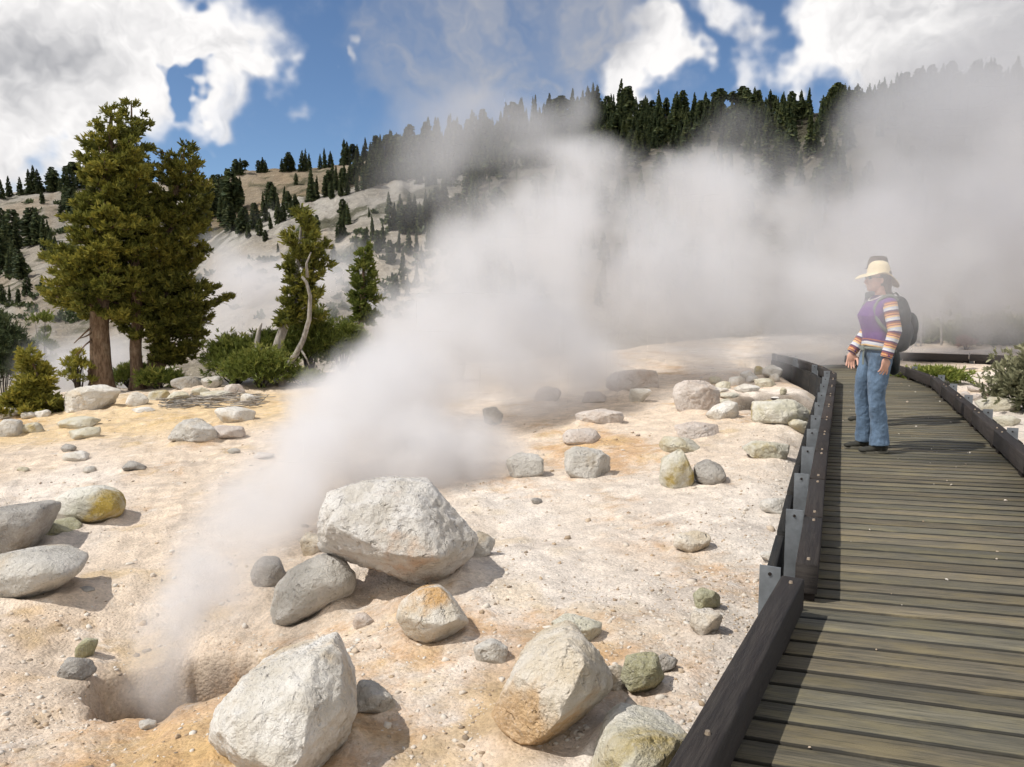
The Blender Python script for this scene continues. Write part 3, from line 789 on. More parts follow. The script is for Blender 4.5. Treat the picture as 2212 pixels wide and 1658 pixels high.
for (a, b_), (c_, d_) in zip(rows[:-1], rows[1:]):
    g1 = .0042 + .0035 * gaprs.random(); w = np.linalg.norm(c_ - a); f = g1 / w
    quads.append([a + (c_ - a) * f, b_ + (d_ - b_) * f, b_ + (d_ - b_) * (1 - f), a + (c_ - a) * (1 - f)])
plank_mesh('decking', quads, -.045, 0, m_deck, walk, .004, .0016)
# joists under the boards keep the gaps dark
jq = []
for k in range(len(LEFT) - 1):
    for f in (.08, .5, .92):
        pass
RRi = []
for row in rows[::3]: RRi.append(row)
ja = Acc()
for k in range(len(RRi) - 1):
    for f in (.02, .35, .68, .98):
        a = RRi[k][0] * (1 - f) + RRi[k][1] * f; b_ = RRi[k + 1][0] * (1 - f) + RRi[k + 1][1] * f
        d = b_ - a; L_ = np.linalg.norm(d); an = math.atan2(d[1], d[0])
        M = np.array([[cos(an), -sin(an), 0], [sin(an), cos(an), 0], [0, 0, 1]])
        ja.box(((a[0] + b_[0]) / 2, (a[1] + b_[1]) / 2, -.15), (L_ * 1.0, .07, .20), M)
ja.obj('joist', m_skirt, walk, loc=WL)

def rot_z(an): return np.array([[cos(an), -sin(an), 0], [sin(an), cos(an), 0], [0, 0, 1]])
bolt_me = None
def kerb(P, side, seglen, skip_first=False, z=0.0, parent=walk, first_long=None):
    """beams on the path edge, each with two bolts, steel angle posts outside and a skirt board below.
    P is the inner top edge; side -1: outside lies to the left"""
    rs = np.random.default_rng(11 + int(side)); W = .098; Hh = .142
    pts, t = P, None
    segs = []
    if first_long is not None: segs.append((P[0], P[1])); Pr = P[2:] if first_long else P[1:]
    else: Pr = P
    for i in range(len(Pr) - 1):
        L_ = np.linalg.norm(Pr[i + 1] - Pr[i]); n = max(1, round(L_ / seglen))
        for k in range(n):
            segs.append((Pr[i] + (Pr[i + 1] - Pr[i]) * k / n, Pr[i] + (Pr[i + 1] - Pr[i]) * (k + 1) / n))
    for si, (a, b_) in enumerate(segs):
        d = b_ - a; L_ = np.linalg.norm(d); u = d / L_; n = np.array([u[1], -u[0]]) * -1 * (1 if side < 0 else -1)   # outward
        an = math.atan2(d[1], d[0]); gap = .012
        za = z + rs.normal(0, .003)
        a2 = a + u * gap; b2 = b_ - u * gap
        beam = plank_mesh('kerb_beam', [[a2, b2, b2 + n * W, a2 + n * W]] if side > 0 else [[a2 + n * W * 1, b2 + n * W, b2, a2]][0:1], za + TOPZ - Hh, za + TOPZ, m_beam, None, .006, 0, si + 50)
        me = beam.data; co = np.array([v.co[:] for v in me.vertices]) - WL
        me.vertices.foreach_set('co', co.astype(np.float32).ravel()); beam.parent = parent
        # bolts
        for f in ((.09, .90) if L_ < 2 else (.985, .5)):
            c = a + d * (f if L_ < 2 else (f if f < .9 else 1 - .10 / L_)) + n * W * .45
            bm = bmesh.new(); bmesh.ops.create_cone(bm, segments=8, radius1=.009, radius2=.007, depth=.010, cap_ends=True)
            o = bm_obj('bolt', bm, m_bolt, beam, False); o.location = (c[0] - WL[0], c[1] - WL[1], za + TOPZ + .005)
        # blocks under the beam
        blk = Acc()
        for f in (.12, .88):
            c = a + d * f + n * W * .5; blk.box((c[0], c[1], z + (TOPZ - Hh) / 2 + .0005), (.13, W * .8, TOPZ - Hh - .003), rot_z(an))
        blk.obj('spacer_block', m_beam, parent, loc=WL)
        # steel angle post at the far joint
        for f in (1.0,) if L_ < 2 else (1.0,):
            c = a + d * f + n * (W + .052)
            br = Acc(); top = za + TOPZ + .028; Hb = .62
            M = rot_z(an)
            lean = .012
            br.box((c[0], c[1], top - Hb / 2), (.007, .092, Hb), M)                       # flange across the walk
            c2 = a + d * f + n * (W + .0045) - u * .045
            br.box((c2[0], c2[1], top - .10 - Hb / 2 + .0), (.088, .006, Hb), M)           # flange along the beam
            bo = br.obj('bracket', m_steel, parent, loc=WL)
            bm = bmesh.new(); bmesh.ops.create_cone(bm, segments=10, radius1=.008, radius2=.008, depth=.006, cap_ends=True)
            hole = bm_obj('bolt', bm, m_beam, bo, False)  # dark disc set on the flange in place of its punched hole
            cc = c - u * .006
            hole.rotation_euler = (0, R(90), an); hole.location = (cc[0] - WL[0], cc[1] - WL[1], top - .035)
        # skirt board
        so_ = W + (.098 if L_ < 2 else .03); e0 = a + n * so_; e1 = b_ + n * so_ - u * .10
        sk = plank_mesh('skirt_board', [[e0, e1, e1 + n * .045, e0 + n * .045]] if side > 0 else [[e0 + n * .045, e1 + n * .045, e1, e0]], z - .46, z + (.085 if L_ < 2 else .03) + rs.normal(0, .004), m_skirt, None, .004, 0, si + 90)
        co = np.array([v.co[:] for v in sk.data.vertices]) - WL
        sk.data.vertices.foreach_set('co', co.astype(np.float32).ravel()); sk.parent = parent
kerb(LEFT, -1, .96, first_long=True)
kerb(offset_poly(RIGHT, 0), 1, 1.15)
# the lower stretch of walk in the distance beyond the bend
far = empty('boardwalk', (8.4, 16.6, -.1)); far['kind'] = 'structure'; far['label'] = 'distant dark edged stretch of walk with pale posts'
WL = np.array(far.location)
kerb(np.array([[13.2, 15.6], [11.3, 16.3], [9.9, 17.2], [8.7, 17.9]]), 1, 1.2, z=-.03, parent=far)
WL = np.array(walk.location)
# bleached chips lying on the boards
cp = []
rs2 = np.random.default_rng(9)
for _ in range(75):
    r_ = rows[int(len(rows) * rs2.random() ** 1.2 * .8)]; f = .12 + .86 * rs2.random(); p = r_[0] * (1 - f) + r_[1] * f
    cp.append((p[0], p[1], .004))
cp = np.array(cp)
o = scatter_stones('gravel', 'small pale chips dropped on the walk boards', cp, rs2.gamma(1.6, .0032, len(cp)) + .0025, gm, 8)
# ------------------------------------------------------------------ foliage
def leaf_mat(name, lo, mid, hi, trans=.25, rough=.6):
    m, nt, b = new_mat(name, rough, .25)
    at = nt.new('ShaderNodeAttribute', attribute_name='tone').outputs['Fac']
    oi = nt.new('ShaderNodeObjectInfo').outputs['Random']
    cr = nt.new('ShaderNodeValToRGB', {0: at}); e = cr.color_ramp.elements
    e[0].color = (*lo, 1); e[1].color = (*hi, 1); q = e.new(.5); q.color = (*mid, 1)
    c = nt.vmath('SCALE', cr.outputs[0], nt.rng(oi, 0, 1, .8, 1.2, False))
    nt.set(b, 'Base Color', c)
    tr = nt.new('ShaderNodeBsdfTranslucent', {'Color': c})
    mx = nt.new('ShaderNodeMixShader', {0: trans, 1: b, 2: tr})
    nt.l.new(mx.outputs[0], nt.n['Material Output'].inputs[0])
    return m
m_pine = leaf_mat('pine_needles', (.055, .070, .015), (.160, .165, .032), (.34, .30, .055))
m_sap = leaf_mat('sapling_needles', (.10, .11, .02), (.26, .25, .045), (.46, .40, .08))
m_pine2 = leaf_mat('bush_needles', (.06, .085, .018), (.15, .185, .036), (.33, .32, .08))
m_far = leaf_mat('distant_needles', (.032, .048, .022), (.058, .078, .033), (.105, .115, .042), .1)
m_willow = leaf_mat('willow_leaves', (.10, .11, .06), (.19, .19, .11), (.34, .33, .20))
m_red = leaf_mat('rust_leaves', (.16, .06, .03), (.25, .10, .05), (.32, .15, .08))
def bark_mat(name, c1, c2, c3, sc_=3.0):
    m, nt, b = new_mat(name, .9, .15)
    tc = nt.new('ShaderNodeTexCoord').outputs['Object']
    st = nt.vmath('MULTIPLY', tc, (7, 7, 2.0))
    n = nt.noise(st, sc_, 6, .65); n2 = nt.noise(tc, 2.3, 5, .6)
    c = nt.mix(nt.rng(n, .4, .62), c1, c2); c = nt.mix(nt.math('MULTIPLY', nt.rng(n2, .5, .66), .8), c, c3)
    nt.set(b, 'Base Color', c)
    nt.set(b, 'Normal', nt.new('ShaderNodeBump', {'Strength': 1.0, 'Distance': .07, 'Height': n}))
    return m
m_bark = bark_mat('pine_bark', (.13, .085, .055), (.24, .165, .11), (.30, .23, .16))
m_snag = bark_mat('bleached_wood', (.22, .20, .18), (.36, .33, .29), (.45, .41, .36), 2)
m_darkbark = bark_mat('dark_bark', (.05, .04, .032), (.09, .075, .06), (.13, .11, .09))

def tufts(P, Dv, size, k=8, seed=0, width=.15, spread=.9, tone=None):
    """needle tufts: k blades fanning out of every point"""
    rs = np.random.default_rng(seed); n = len(P)
    Dv = Dv / (np.linalg.norm(Dv, axis=1, keepdims=True) + 1e-9)
    d = Dv[:, None, :] + rs.normal(0, spread * .55, (n, k, 3)); d /= np.linalg.norm(d, axis=2, keepdims=True)
    L_ = (np.asarray(size).reshape(-1, 1) * rs.uniform(.65, 1.25, (n, k)))[..., None]
    s = np.cross(d, rs.normal(size=(n, k, 3))); s /= np.linalg.norm(s, axis=2, keepdims=True)
    w = L_ * width
    b = P[:, None, :] + rs.normal(0, .12, (n, k, 3)) * L_
    q = np.stack([b - s * w * .5, b + s * w * .5, b + d * L_ * .7 + s * w * .55, b + d * L_, b + d * L_ * .65 - s * w * .55], 2)   # 5 corners
    V = q.reshape(-1, 3); m = n * k
    base = np.arange(m)[:, None] * 5
    Fc = np.concatenate([base + np.array([[0, 1, 2, 4]]), base + np.array([[2, 3, 4, 4]])[:, :]], 1)
    quad = base + np.array([[0, 1, 2, 4]]); tri = base + np.array([[2, 3, 4]])
    t = rs.random(n) * .7 + .15 if tone is None else tone
    tn = np.clip(np.repeat(t, k * 5) + np.repeat(rs.normal(0, .10, m), 5), 0, 1)
    return V, quad, tri, tn
def leaf_obj(name, V, quad, tri, tn, mat, parent=None, loc=None):
    me_f = np.concatenate([quad.ravel(), tri.ravel()]); me = bpy.data.meshes.new(name)
    if loc is not None: V = V - np.asarray(loc)
    nq, ntri = len(quad), len(tri)
    me.vertices.add(len(V)); me.vertices.foreach_set('co', V.astype(np.float32).ravel())
    me.loops.add(len(me_f)); me.loops.foreach_set('vertex_index', me_f.astype(np.int32))
    me.polygons.add(nq + ntri)
    me.polygons.foreach_set('loop_start', np.concatenate([np.arange(nq) * 4, nq * 4 + np.arange(ntri) * 3]).astype(np.int32))
    me.polygons.foreach_set('loop_total', np.concatenate([np.full(nq, 4), np.full(ntri, 3)]).astype(np.int32))
    me.update(calc_edges=True)
    at = me.attributes.new('tone', 'FLOAT', 'POINT'); at.data.foreach_set('value', tn.astype(np.float32))
    me.materials.append(mat)
    o = bpy.data.objects.new(name, me)
    if loc is not None and parent is None: o.location = loc
    return link(o, parent)

def pine(label, trunk, radii, env, Y, nb, seed, mat=m_pine, tsize=.118, cat='tree', name='pine_tree', group=None, barkm=m_bark, dens=1.3, low=0, limbs=True, depthf=.85, dead=0, extra=()):
    """trunk: picture points base first; env: rows (y, left x, right x) of the crown outline"""
    rs = np.random.default_rng(seed)
    T = np.array([at_y(x, y, Y) for x, y in trunk])
    base = T[0].copy(); base[2] = gz(base[0], Y) - .05; T[0][2] = base[2]
    s = np.linspace(0, 1, len(T)); ss = np.linspace(0, 1, len(T) * 4)
    Tf = np.stack([np.interp(ss, s, T[:, i]) for i in range(3)], -1)
    Tf[1:-1] = (Tf[:-2] + 2 * Tf[1:-1] + Tf[2:]) / 4; Tf[1:-1] = (Tf[:-2] + 2 * Tf[1:-1] + Tf[2:]) / 4
    rr = np.interp(ss, s, radii); rr[0] *= 1.35; rr[1] *= 1.12
    root = empty(name, base); tag(root, label, cat, group)
    A = Acc(); A.tube(Tf, rr, 12, wob=.14, seed=seed)
    e = np.array(env, float); e = e[np.argsort(e[:, 0])]
    sm = Y / F * 1.005
    zt = np.array([at_y(0, yy, Y)[2] for yy in e[:, 0]])
    P, Dv, tone = [], [], []
    ztop, zbot = zt[0], zt[-1]
    lean = rs.random()
    for i in range(nb):
        u = (i + rs.random()) / nb; u = u ** .8
        z = ztop - (ztop - zbot) * u
        yy = np.interp(-z, -zt, e[:, 0]); xl = np.interp(yy, e[:, 0], e[:, 1]); xr = np.interp(yy, e[:, 0], e[:, 2])
        o = np.array([np.interp(z, Tf[:, 2], Tf[:, k]) for k in range(3)])
        if z > Tf[-1][2]: o = Tf[-1].copy()
        xt = CX + o[0] / Y * F * (cP)
        ox = o[0]; el = (at_y(xl, yy, Y)[0] - ox); er = (at_y(xr, yy, Y)[0] - ox)
        az = rs.uniform(0, 2 * pi); cx_ = cos(az); dm = (abs(el) + abs(er)) / 2 * depthf
        Lx = er if cx_ > 0 else -el
        L_ = 1 / math.sqrt((cx_ / max(Lx, .05)) ** 2 + (sin(az) / max(dm, .05)) ** 2)
        L_ = L_ * rs.uniform(.72, 1.06) if rs.random() < .8 else L_ * rs.uniform(.4, .8)
        L_ = max(L_, .12)
        rise = np.interp(u, [0, .25, .6, 1], [.95, .45, .12, -.12]) + rs.normal(0, .10)
        t = np.linspace(0, 1, 7)
        hd = np.array([cos(az), sin(az), 0])
        z0 = z - rise * L_ * .8
        C = o[None] + hd[None] * (t * L_)[:, None]; C[:, 2] = z0 + rise * L_ * t + .16 * L_ * (t ** 2 - t) * 2 * (u > .2) + .02 * L_
        C += rs.normal(0, .03 * L_, C.shape) * t[:, None]
        if limbs and L_ > .35: A.tube(C, np.linspace(max(.012, .022 * L_ + .008), .006, 7), 5, close=False)
        ntw = max(4, int(L_ * 17 * dens))
        for _ in range(ntw):
            q = rs.uniform(.06, 1) ** .8; c = np.array([np.interp(q, t, C[:, k]) for k in range(3)])
            side = np.cross(hd, [0, 0, 1]) * rs.choice([-1, 1])
            dd = side * rs.uniform(.2, 1) + hd * rs.uniform(.3, 1) + np.array([0, 0, rs.uniform(-.05, .30)]); dd /= np.linalg.norm(dd)
            tl = (.26 * L_ * (1.15 - q) + .14) * rs.uniform(.6, 1.2); tl = min(tl, .55)
            if q > .9: dd = hd * .8 + np.array([0, 0, .45]); tl *= .5
            nt_ = max(2, int(tl / (tsize * .48)))
            for j in range(nt_):
                f = (j + .6) / nt_; P.append(c + dd * tl * f + rs.normal(0, tsize * .22, 3)); Dv.append(dd + [0, 0, .55])
                tone.append(.36 + .34 * f * q + rs.normal(0, .09) + .24 * vnoise(np.array([P[-1] * 2.1]), 5)[0])  # random tone, plus outer tufts coloured lighter as sunlit tips
            if rs.random() < .25 and limbs: A.tube(np.array([c, c + dd * tl * .8]), [.008, .004], 4, close=False)
    for (pts, r0) in extra:                                   # bare dead limbs read off the picture
        Q = np.array([at_y(x, y, Y - dy) for x, y, dy in pts]); A.tube(Q, np.linspace(r0, r0 * .35, len(Q)), 6)
    A.obj('trunk', barkm, root, True, loc=base)
    P = np.array(P); Dv = np.array(Dv); tone = np.clip(np.array(tone), 0, 1)
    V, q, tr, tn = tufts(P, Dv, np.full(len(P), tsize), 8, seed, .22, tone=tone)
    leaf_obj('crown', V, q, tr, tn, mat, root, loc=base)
    return root
pine('tall yellow green pine with a thick straight trunk, tallest of the clump', [(222, 845), (216, 780), (214, 700), (220, 560), (228, 420), (238, 300), (241, 236)],
     [.30, .25, .23, .20, .14, .07, .015],
     [(232, 236, 246), (262, 214, 262), (290, 192, 300), (330, 174, 310), (370, 172, 330), (400, 190, 330), (450, 165, 340), (488, 118, 330), (515, 150, 320), (545, 108, 320), (580, 90, 310), (605, 102, 300), (635, 96, 300), (662, 122, 290), (690, 190, 280)],
     19.6, 180, 3, extra=[([(205, 700, .1), (185, 718, .3), (160, 742, .5)], .03), ([(205, 715, .1), (188, 726, .3), (172, 732, .4)], .025), ([(204, 730, .1), (185, 745, .4), (164, 768, .6)], .025), ([(200, 790, .2), (190, 802, .3), (195, 820, .3)], .03)])
pine('dark green pine with a curved double trunk, spreading long low branches', [(318, 822), (342, 778), (352, 730), (350, 640), (356, 540), (375, 430), (400, 316)],
     [.27, .22, .20, .17, .14, .08, .015],
     [(310, 392, 408), (328, 352, 432), (360, 340, 452), (400, 320, 455), (450, 320, 462), (500, 330, 442), (540, 300, 452), (580, 290, 432), (610, 280, 452), (640, 280, 500), (662, 270, 505), (676, 270, 440), (698, 320, 502), (722, 345, 490), (755, 365, 445), (790, 372, 408)],
     20.6, 190, 7)
pine('slim dark pine squeezed between the two big pines', [(296, 822), (292, 760), (297, 690), (290, 560), (286, 400), (284, 218)],
     [.17, .14, .13, .11, .07, .012],
     [(214, 280, 289), (240, 264, 304), (270, 258, 322), (305, 252, 352), (340, 240, 345), (420, 225, 350), (520, 215, 350), (620, 220, 350), (690, 240, 330), (730, 262, 325)],
     20.1, 130, 11)
pine('young yellow green sapling with a bent stem beside the white rocks', [(62, 890), (66, 850), (84, 812), (70, 785), (66, 766)], [.05, .045, .03, .02, .008],
     [(758, 60, 70), (778, 48, 84), (800, 44, 98), (822, 40, 118), (845, 38, 130), (858, 8, 138), (880, 0, 150), (892, 10, 170)], 16.2, 70, 15, tsize=.12, name='pine_sapling', dens=1.3, mat=m_sap)
pine('narrow ragged pine leaning on a bare silvery trunk', [(575, 800), (600, 742), (628, 672), (640, 600), (648, 520), (652, 458)], [.11, .11, .10, .07, .04, .012],
     [(446, 650, 656), (480, 636, 678), (505, 612, 698), (530, 604, 732), (545, 628, 705), (580, 622, 724), (600, 640, 705), (625, 620, 700), (650, 630, 722), (680, 632, 715), (705, 640, 700)], 19.0, 95, 19, tsize=.13, barkm=m_snag, dens=1.1,
     extra=[([(608, 842, .3), (612, 800, .3), (640, 765, .4), (655, 735, .4), (668, 690, .45), (670, 640, .5), (662, 610, .5), (652, 598, .5)], .085), ([(650, 756, .4), (662, 775, .5), (668, 790, .5)], .03), ([(664, 600, .5), (662, 570, .5), (672, 545, .5)], .04)])
pine('small pointed spruce standing behind the pale knoll', [(775, 712), (782, 650), (785, 600), (786, 534)], [.09, .07, .045, .008],
     [(528, 784, 788), (555, 776, 796), (590, 764, 808), (620, 752, 812), (645, 752, 818), (665, 774, 826), (685, 768, 820), (700, 745, 800)], 23, 80, 23, tsize=.13, name='spruce_tree', mat=m_pine2)
def bush(label, x0, y0, x1, y1, Y, n, seed, mat=m_pine2, tsize=.12, name='bush', gnd=True, stems=7, k=8, fill=.6, width=.15, barkm=m_darkbark, group=None, cat='bush'):
    rs = np.random.default_rng(seed)
    c = at_y((x0 + x1) / 2, y1, Y); z0 = gz(c[0], Y) if gnd else c[2]
    top = at_y((x0 + x1) / 2, y0, Y)[2]; wid = (at_y(x1, y1, Y) - at_y(x0, y1, Y))[0]; hh = max(top - z0, .3)
    base = np.array([c[0], Y, z0]); root = empty(name, base); tag(root, label, cat, group)
    A = Acc(); P = []; Dv = []
    nl = max(6, int(n / 22))
    for i in range(nl):                                            # leafy lobes at the ends of the stems
        az = rs.uniform(0, 2 * pi); rho = rs.random() ** .5
        e_ = np.array([cos(az) * rho * wid * .42, sin(az) * rho * wid * .36, hh * (.25 + .65 * math.sqrt(max(0, 1 - rho ** 2)) * rs.uniform(.6, 1.0))])
        if i < stems * 2: A.tube(np.array([[e_[0] * .1, e_[1] * .1, -.05], e_ * [.45, .45, .5] + rs.normal(0, .04, 3), e_]) + base, [.03 * min(1, hh), .018 * min(1, hh), .006], 5, close=False)
        m = n // nl; r_ = wid * rs.uniform(.07, .14)
        q = rs.normal(0, 1, (m, 3)) * [r_, r_, r_ * fill]; P.append(base + e_ + q); Dv.append(q * .8 / r_ * .5 + e_ / wid * .6 + [0, 0, .5])
    A.obj('stem', barkm, root, True, loc=base)
    P = np.concatenate(P); Dv = np.concatenate(Dv); P[:, 2] = np.maximum(P[:, 2], z0 + .02)
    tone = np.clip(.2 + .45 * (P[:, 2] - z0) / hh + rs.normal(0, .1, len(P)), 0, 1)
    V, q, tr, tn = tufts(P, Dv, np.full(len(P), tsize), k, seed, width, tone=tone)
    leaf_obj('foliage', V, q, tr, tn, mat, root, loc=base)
    return root
bush('round pale flecked bush nearest the pines, left of the leaning pine', 452, 722, 568, 832, 19.6, 1500, 31)
bush('low bright green bush at the foot of the leaning pine', 495, 758, 632, 852, 18.6, 2000, 33)
bush('tall dark bush behind the bleached snag', 530, 700, 625, 800, 20.2, 700, 35)
bush('dense dark green bush under the leaning pine, spreading towards the spruce', 615, 650, 725, 835, 19.9, 2600, 37, fill=.9)
bush('low dark bush climbing towards the small spruce', 690, 685, 795, 770, 21.5, 1300, 39)
bush('small dull bush at the steam edge below the leaning pine', 625, 800, 690, 840, 18.8, 300, 41)
bush('dark prostrate bush around the curved pine trunk', 240, 785, 335, 842, 20.6, 700, 43)
bush('low dark shrub under the curved pine, by the shaded rocks', 300, 800, 385, 832, 19.7, 500, 45)
bush('dark green thicket below the sunlit ledge at the edge of the view', -60, 660, 62, 790, 34, 2600, 47, tsize=.22, mat=m_far)
bush('small yellow green bush on the ledge above the steam column', 62, 632, 112, 660, 36, 260, 49, tsize=.2)
bush('yellow tinged low bough by the thick pine trunk', 135, 752, 200, 790, 19.3, 260, 51, mat=m_sap, fill=.4)
bush('grey green willow bush crowding the far kerb', 2148, 785, 2340, 930, 10.6, 2400, 53, mat=m_willow, tsize=.085, width=.26, k=6, fill=1.2)
bush('green thicket just behind the distant dark kerb', 1915, 735, 2060, 800, 24, 1600, 55, tsize=.16, mat=m_pine2)
bush('taller dim green thicket behind the pale bank of stones', 2060, 705, 2260, 805, 22, 2400, 57, tsize=.16, mat=m_pine2)
bush('low weeds growing against the curve of the far kerb', 1955, 806, 2075, 838, 13.8, 900, 61, tsize=.09, mat=m_pine2, fill=.3)
bush('rust coloured dead bush among the green thickets', 2068, 752, 2096, 800, 21, 160, 59, tsize=.14, mat=m_red)
# bleached stump among the bushes
A = Acc(); Yk = 19.3
A.tube(np.array([at_y(x, y, Yk) for x, y in [(570, 800), (562, 765), (556, 740), (560, 715), (566, 698)]]), [.10, .085, .075, .06, .01], 8, wob=.3)
A.tube(np.array([at_y(x, y, Yk) for x, y in [(556, 800), (563, 780), (572, 762)]]), [.03, .03, .01], 6)
tag(A.obj('dead_stump', m_snag, None, True, loc=at_y(570, 800, Yk)), 'short bleached snag with a broken tip among the green bushes', 'stump')
for i, (x, y0, y1, r_, L_) in enumerate([(1965, 735, 800, .05, 'leftmost of the thin pale trunks in the fog behind the walk'), (1978, 738, 800, .05, 'middle one of the thin pale trunks in the fog behind the walk'),
                           (1990, 745, 800, .045, 'thin pale trunk next to the green thicket behind the walk'), (2033, 742, 800, .07, 'thicker pale trunk alone among the green thickets')]):
    A = Acc(); A.tube(np.array([at_y(x + 2 * sin(k * 2.0 + i), y1 + (y0 - y1) * k / 5 - 0, 22.5) for k in range(6)] + [at_y(x, y0 - 60, 22.5)]), np.linspace(r_, r_ * .4, 7), 6, wob=.2, seed=i)
    o = A.obj('dead_tree', m_snag, None, True, loc=at_y(x, y1, 22.5)); tag(o, L_, 'dead tree', 'pale trunks in the fog behind the walk')
# litter of dead twigs below the pines
A = Acc(); rs = np.random.default_rng(77)
for i in range(120):
    px_ = rs.uniform(355, 560); py_ = 858 + rs.uniform(0, 26) * (1 if i % 3 else .5); g0 = ground_hit(px_, py_)
    an = rs.uniform(-.5, .7); L_ = rs.uniform(.15, .75); d = np.array([cos(an), sin(an) * .6, rs.uniform(-.05, .12)]) * L_
    p0 = g0 + [0, 0, rs.uniform(.01, .10)]
    A.tube(np.array([p0 - d / 2, p0 + rs.normal(0, .03, 3), p0 + d / 2 + rs.normal(0, .03, 3)]), [.012, .014, .006], 5)
tag(A.obj('twigs', m_snag, None, True, loc=ground_hit(450, 870)), 'tangle of dead grey twigs on the ground below the pines', 'twigs', kind='stuff')

# ------------------------------------------------------------------ conifers on the mountainside
def conifer_mesh(seed, kind):
    rs = np.random.default_rng(seed); V = []; Q = []; TN = []
    hgt = 1.0; wmax = {0: .21, 1: .16, 2: .26, 3: .26}[kind]
    nl = 24
    for i in range(nl):
        u = (i + rs.uniform(-.3, .3)) / (nl - 1); u = min(max(u, 0), 1)
        z = 1 - .93 * u
        if kind in (0, 1): r_ = wmax * (.06 + u ** .75)
        elif kind == 2: r_ = wmax * (.25 + .75 * math.sin(min(1, u * 1.25 + .12) * pi * .62))
        else: r_ = wmax * (.55 + .5 * math.sin(u * 9 + seed)) * (u < .72) + .02
        if kind != 3 or u < .72:
            for b in range(9 if kind else 8):
                az = rs.uniform(0, 2 * pi); L_ = r_ * rs.uniform(.55, 1.15); w = .035 + L_ * .28; dz = -L_ * rs.uniform(.05, .45)
                d = np.array([cos(az), sin(az), 0]); s = np.array([-sin(az), cos(az), 0]); o = np.array([0, 0, z])
                n0 = len(V)
                V += [o + s * w * .25, o - s * w * .25, o + d * L_ * .6 - s * w * .6 + [0, 0, dz * .4 + .012], o + d * L_ + [0, 0, dz], o + d * L_ * .55 + s * w * .6 + [0, 0, dz * .5 - .014]]
                Q += [(n0, n0 + 1, n0 + 2, n0 + 4), (n0 + 2, n0 + 3, n0 + 4, n0 + 4)]
                # hanging sprays give the branch body
                n0 = len(V); V += [o + d * L_ * .25 + [0, 0, .012], o + d * L_ * .95 + [0, 0, dz + .008], o + d * L_ * .85 + [0, 0, dz - .045], o + d * L_ * .3 + [0, 0, -.05]]
                Q += [(n0, n0 + 1, n0 + 2, n0 + 3)]
                TN += [rs.random()] * 9
    n0 = len(V)
    tv, tf = tube_arrays(np.array([[0, 0, -.04], [0, 0, .4], [0, 0, 1.0]]), [.016, .011, .002], 5, False)
    V = np.array(V + list(tv)); F2 = [tuple(dict.fromkeys(f)) for f in Q] + [tuple(i + n0 for i in f) for f in tf]
    TN += [.1] * len(tv)
    me = bpy.data.meshes.new('conifer'); me.from_pydata([tuple(v) for v in V], [], F2)
    at = me.attributes.new('tone', 'FLOAT', 'POINT'); at.data.foreach_set('value', np.array(TN, np.float32)); me.materials.append(m_far)
    return me, V, F2, np.array(TN)
CON = [conifer_mesh(s_, k_) for s_, k_ in ((1, 0), (2, 1), (3, 2), (4, 0), (5, 2), (6, 3), (7, 1))]
items = []      # (x, y, z, height, width factor, variant, zone)
rs = np.random.default_rng(101)
def add_tree(px, py, hpx, zone, wf=1.0, kind=None):
    g0 = ground_hit(px, py, 26)
    if g0 is None:
        crest = np.interp(px, B_px, B_py)
        g0 = ground_hit(px, crest + 3, 26)
        if g0 is None: return
    items.append((*g0, hpx / F * g0[1], wf * rs.uniform(.85, 1.25), int(rs.choice([0, 1, 3, 6, 0, 1, 3, 6, 2, 4, 5])) if kind is None else kind, zone))
LBL = {
 'ridge': ('dark conifer on the crest of the forested ridge', 'conifers along the forested ridge crest'),
 'wood': ('dark conifer in the forest below the ridge crest', 'conifers in the ridge forest'),
 'skyl': ('dark conifer on the bare skyline above the pines', 'conifers on the bare skyline'),
 'tan': ('dark conifer scattered on the tan upper slope', 'conifers on the tan slope'),
 'white': ('dark conifer on the pale bare slope in drifting steam', 'conifers on the pale slope'),
 'left': ('dark conifer on the grey slope beside the big pines', 'conifers on the grey slope'),
 'fog': ('conifer dim in the steam on the right hand slope', 'conifers veiled by steam'),
}
LBL['fog'] = ('conifer dim in the steam on the lower slope beyond the walk', 'conifers veiled by steam')
for px, py, h_ in [(4, 428, 40), (20, 424, 44), (44, 420, 38), (64, 418, 52), (74, 416, 58), (84, 416, 50), (112, 413, 52), (118, 413, 45), (140, 411, 50), (152, 409, 55), (162, 407, 56), (172, 406, 48), (130, 412, 30), (-20, 430, 46), (-60, 432, 50), (190, 404, 50), (210, 402, 40),
                   (510, 378, 34), (520, 377, 36), (530, 376, 30), (560, 372, 26), (568, 371, 32), (574, 371, 26), (610, 370, 28), (622, 369, 40), (630, 369, 30), (652, 369, 44), (660, 368, 46), (668, 367, 36), (692, 364, 32), (702, 362, 42), (714, 360, 34), (744, 356, 54), (750, 355, 48), (762, 352, 40), (772, 350, 38), (784, 349, 36)]:
    add_tree(px, py + 2, h_, 'skyl', 1.2)
for px in np.arange(795, 2330, 7.5):
    for _ in range(1 + (rs.random() < .35)):
        x_ = px + rs.uniform(-5, 5); cr_ = np.interp(x_, B_px, B_py)
        hh = rs.uniform(26, 68) * np.interp(x_, [800, 1300, 2200], [.75, 1.15, 1.1]); add_tree(x_, cr_ + rs.uniform(1, 7), hh, 'ridge', 1.02)
for _ in range(800):
    x_ = rs.uniform(800, 2330); cr_ = np.interp(x_, B_px, B_py); a_ = max(np.interp(x_, A_px, A_py), cr_ + 12)
    f = rs.random(); y_ = cr_ + 8 + (a_ - cr_ - 4) * f
    if 1715 < x_ < 1775 and 245 < y_ < 290 and rs.random() < .8: continue
    if x_ < 900 and y_ > 395 + (x_ - 840) * .1: continue
    add_tree(x_, y_, rs.uniform(36, 62), 'wood', 1.1)
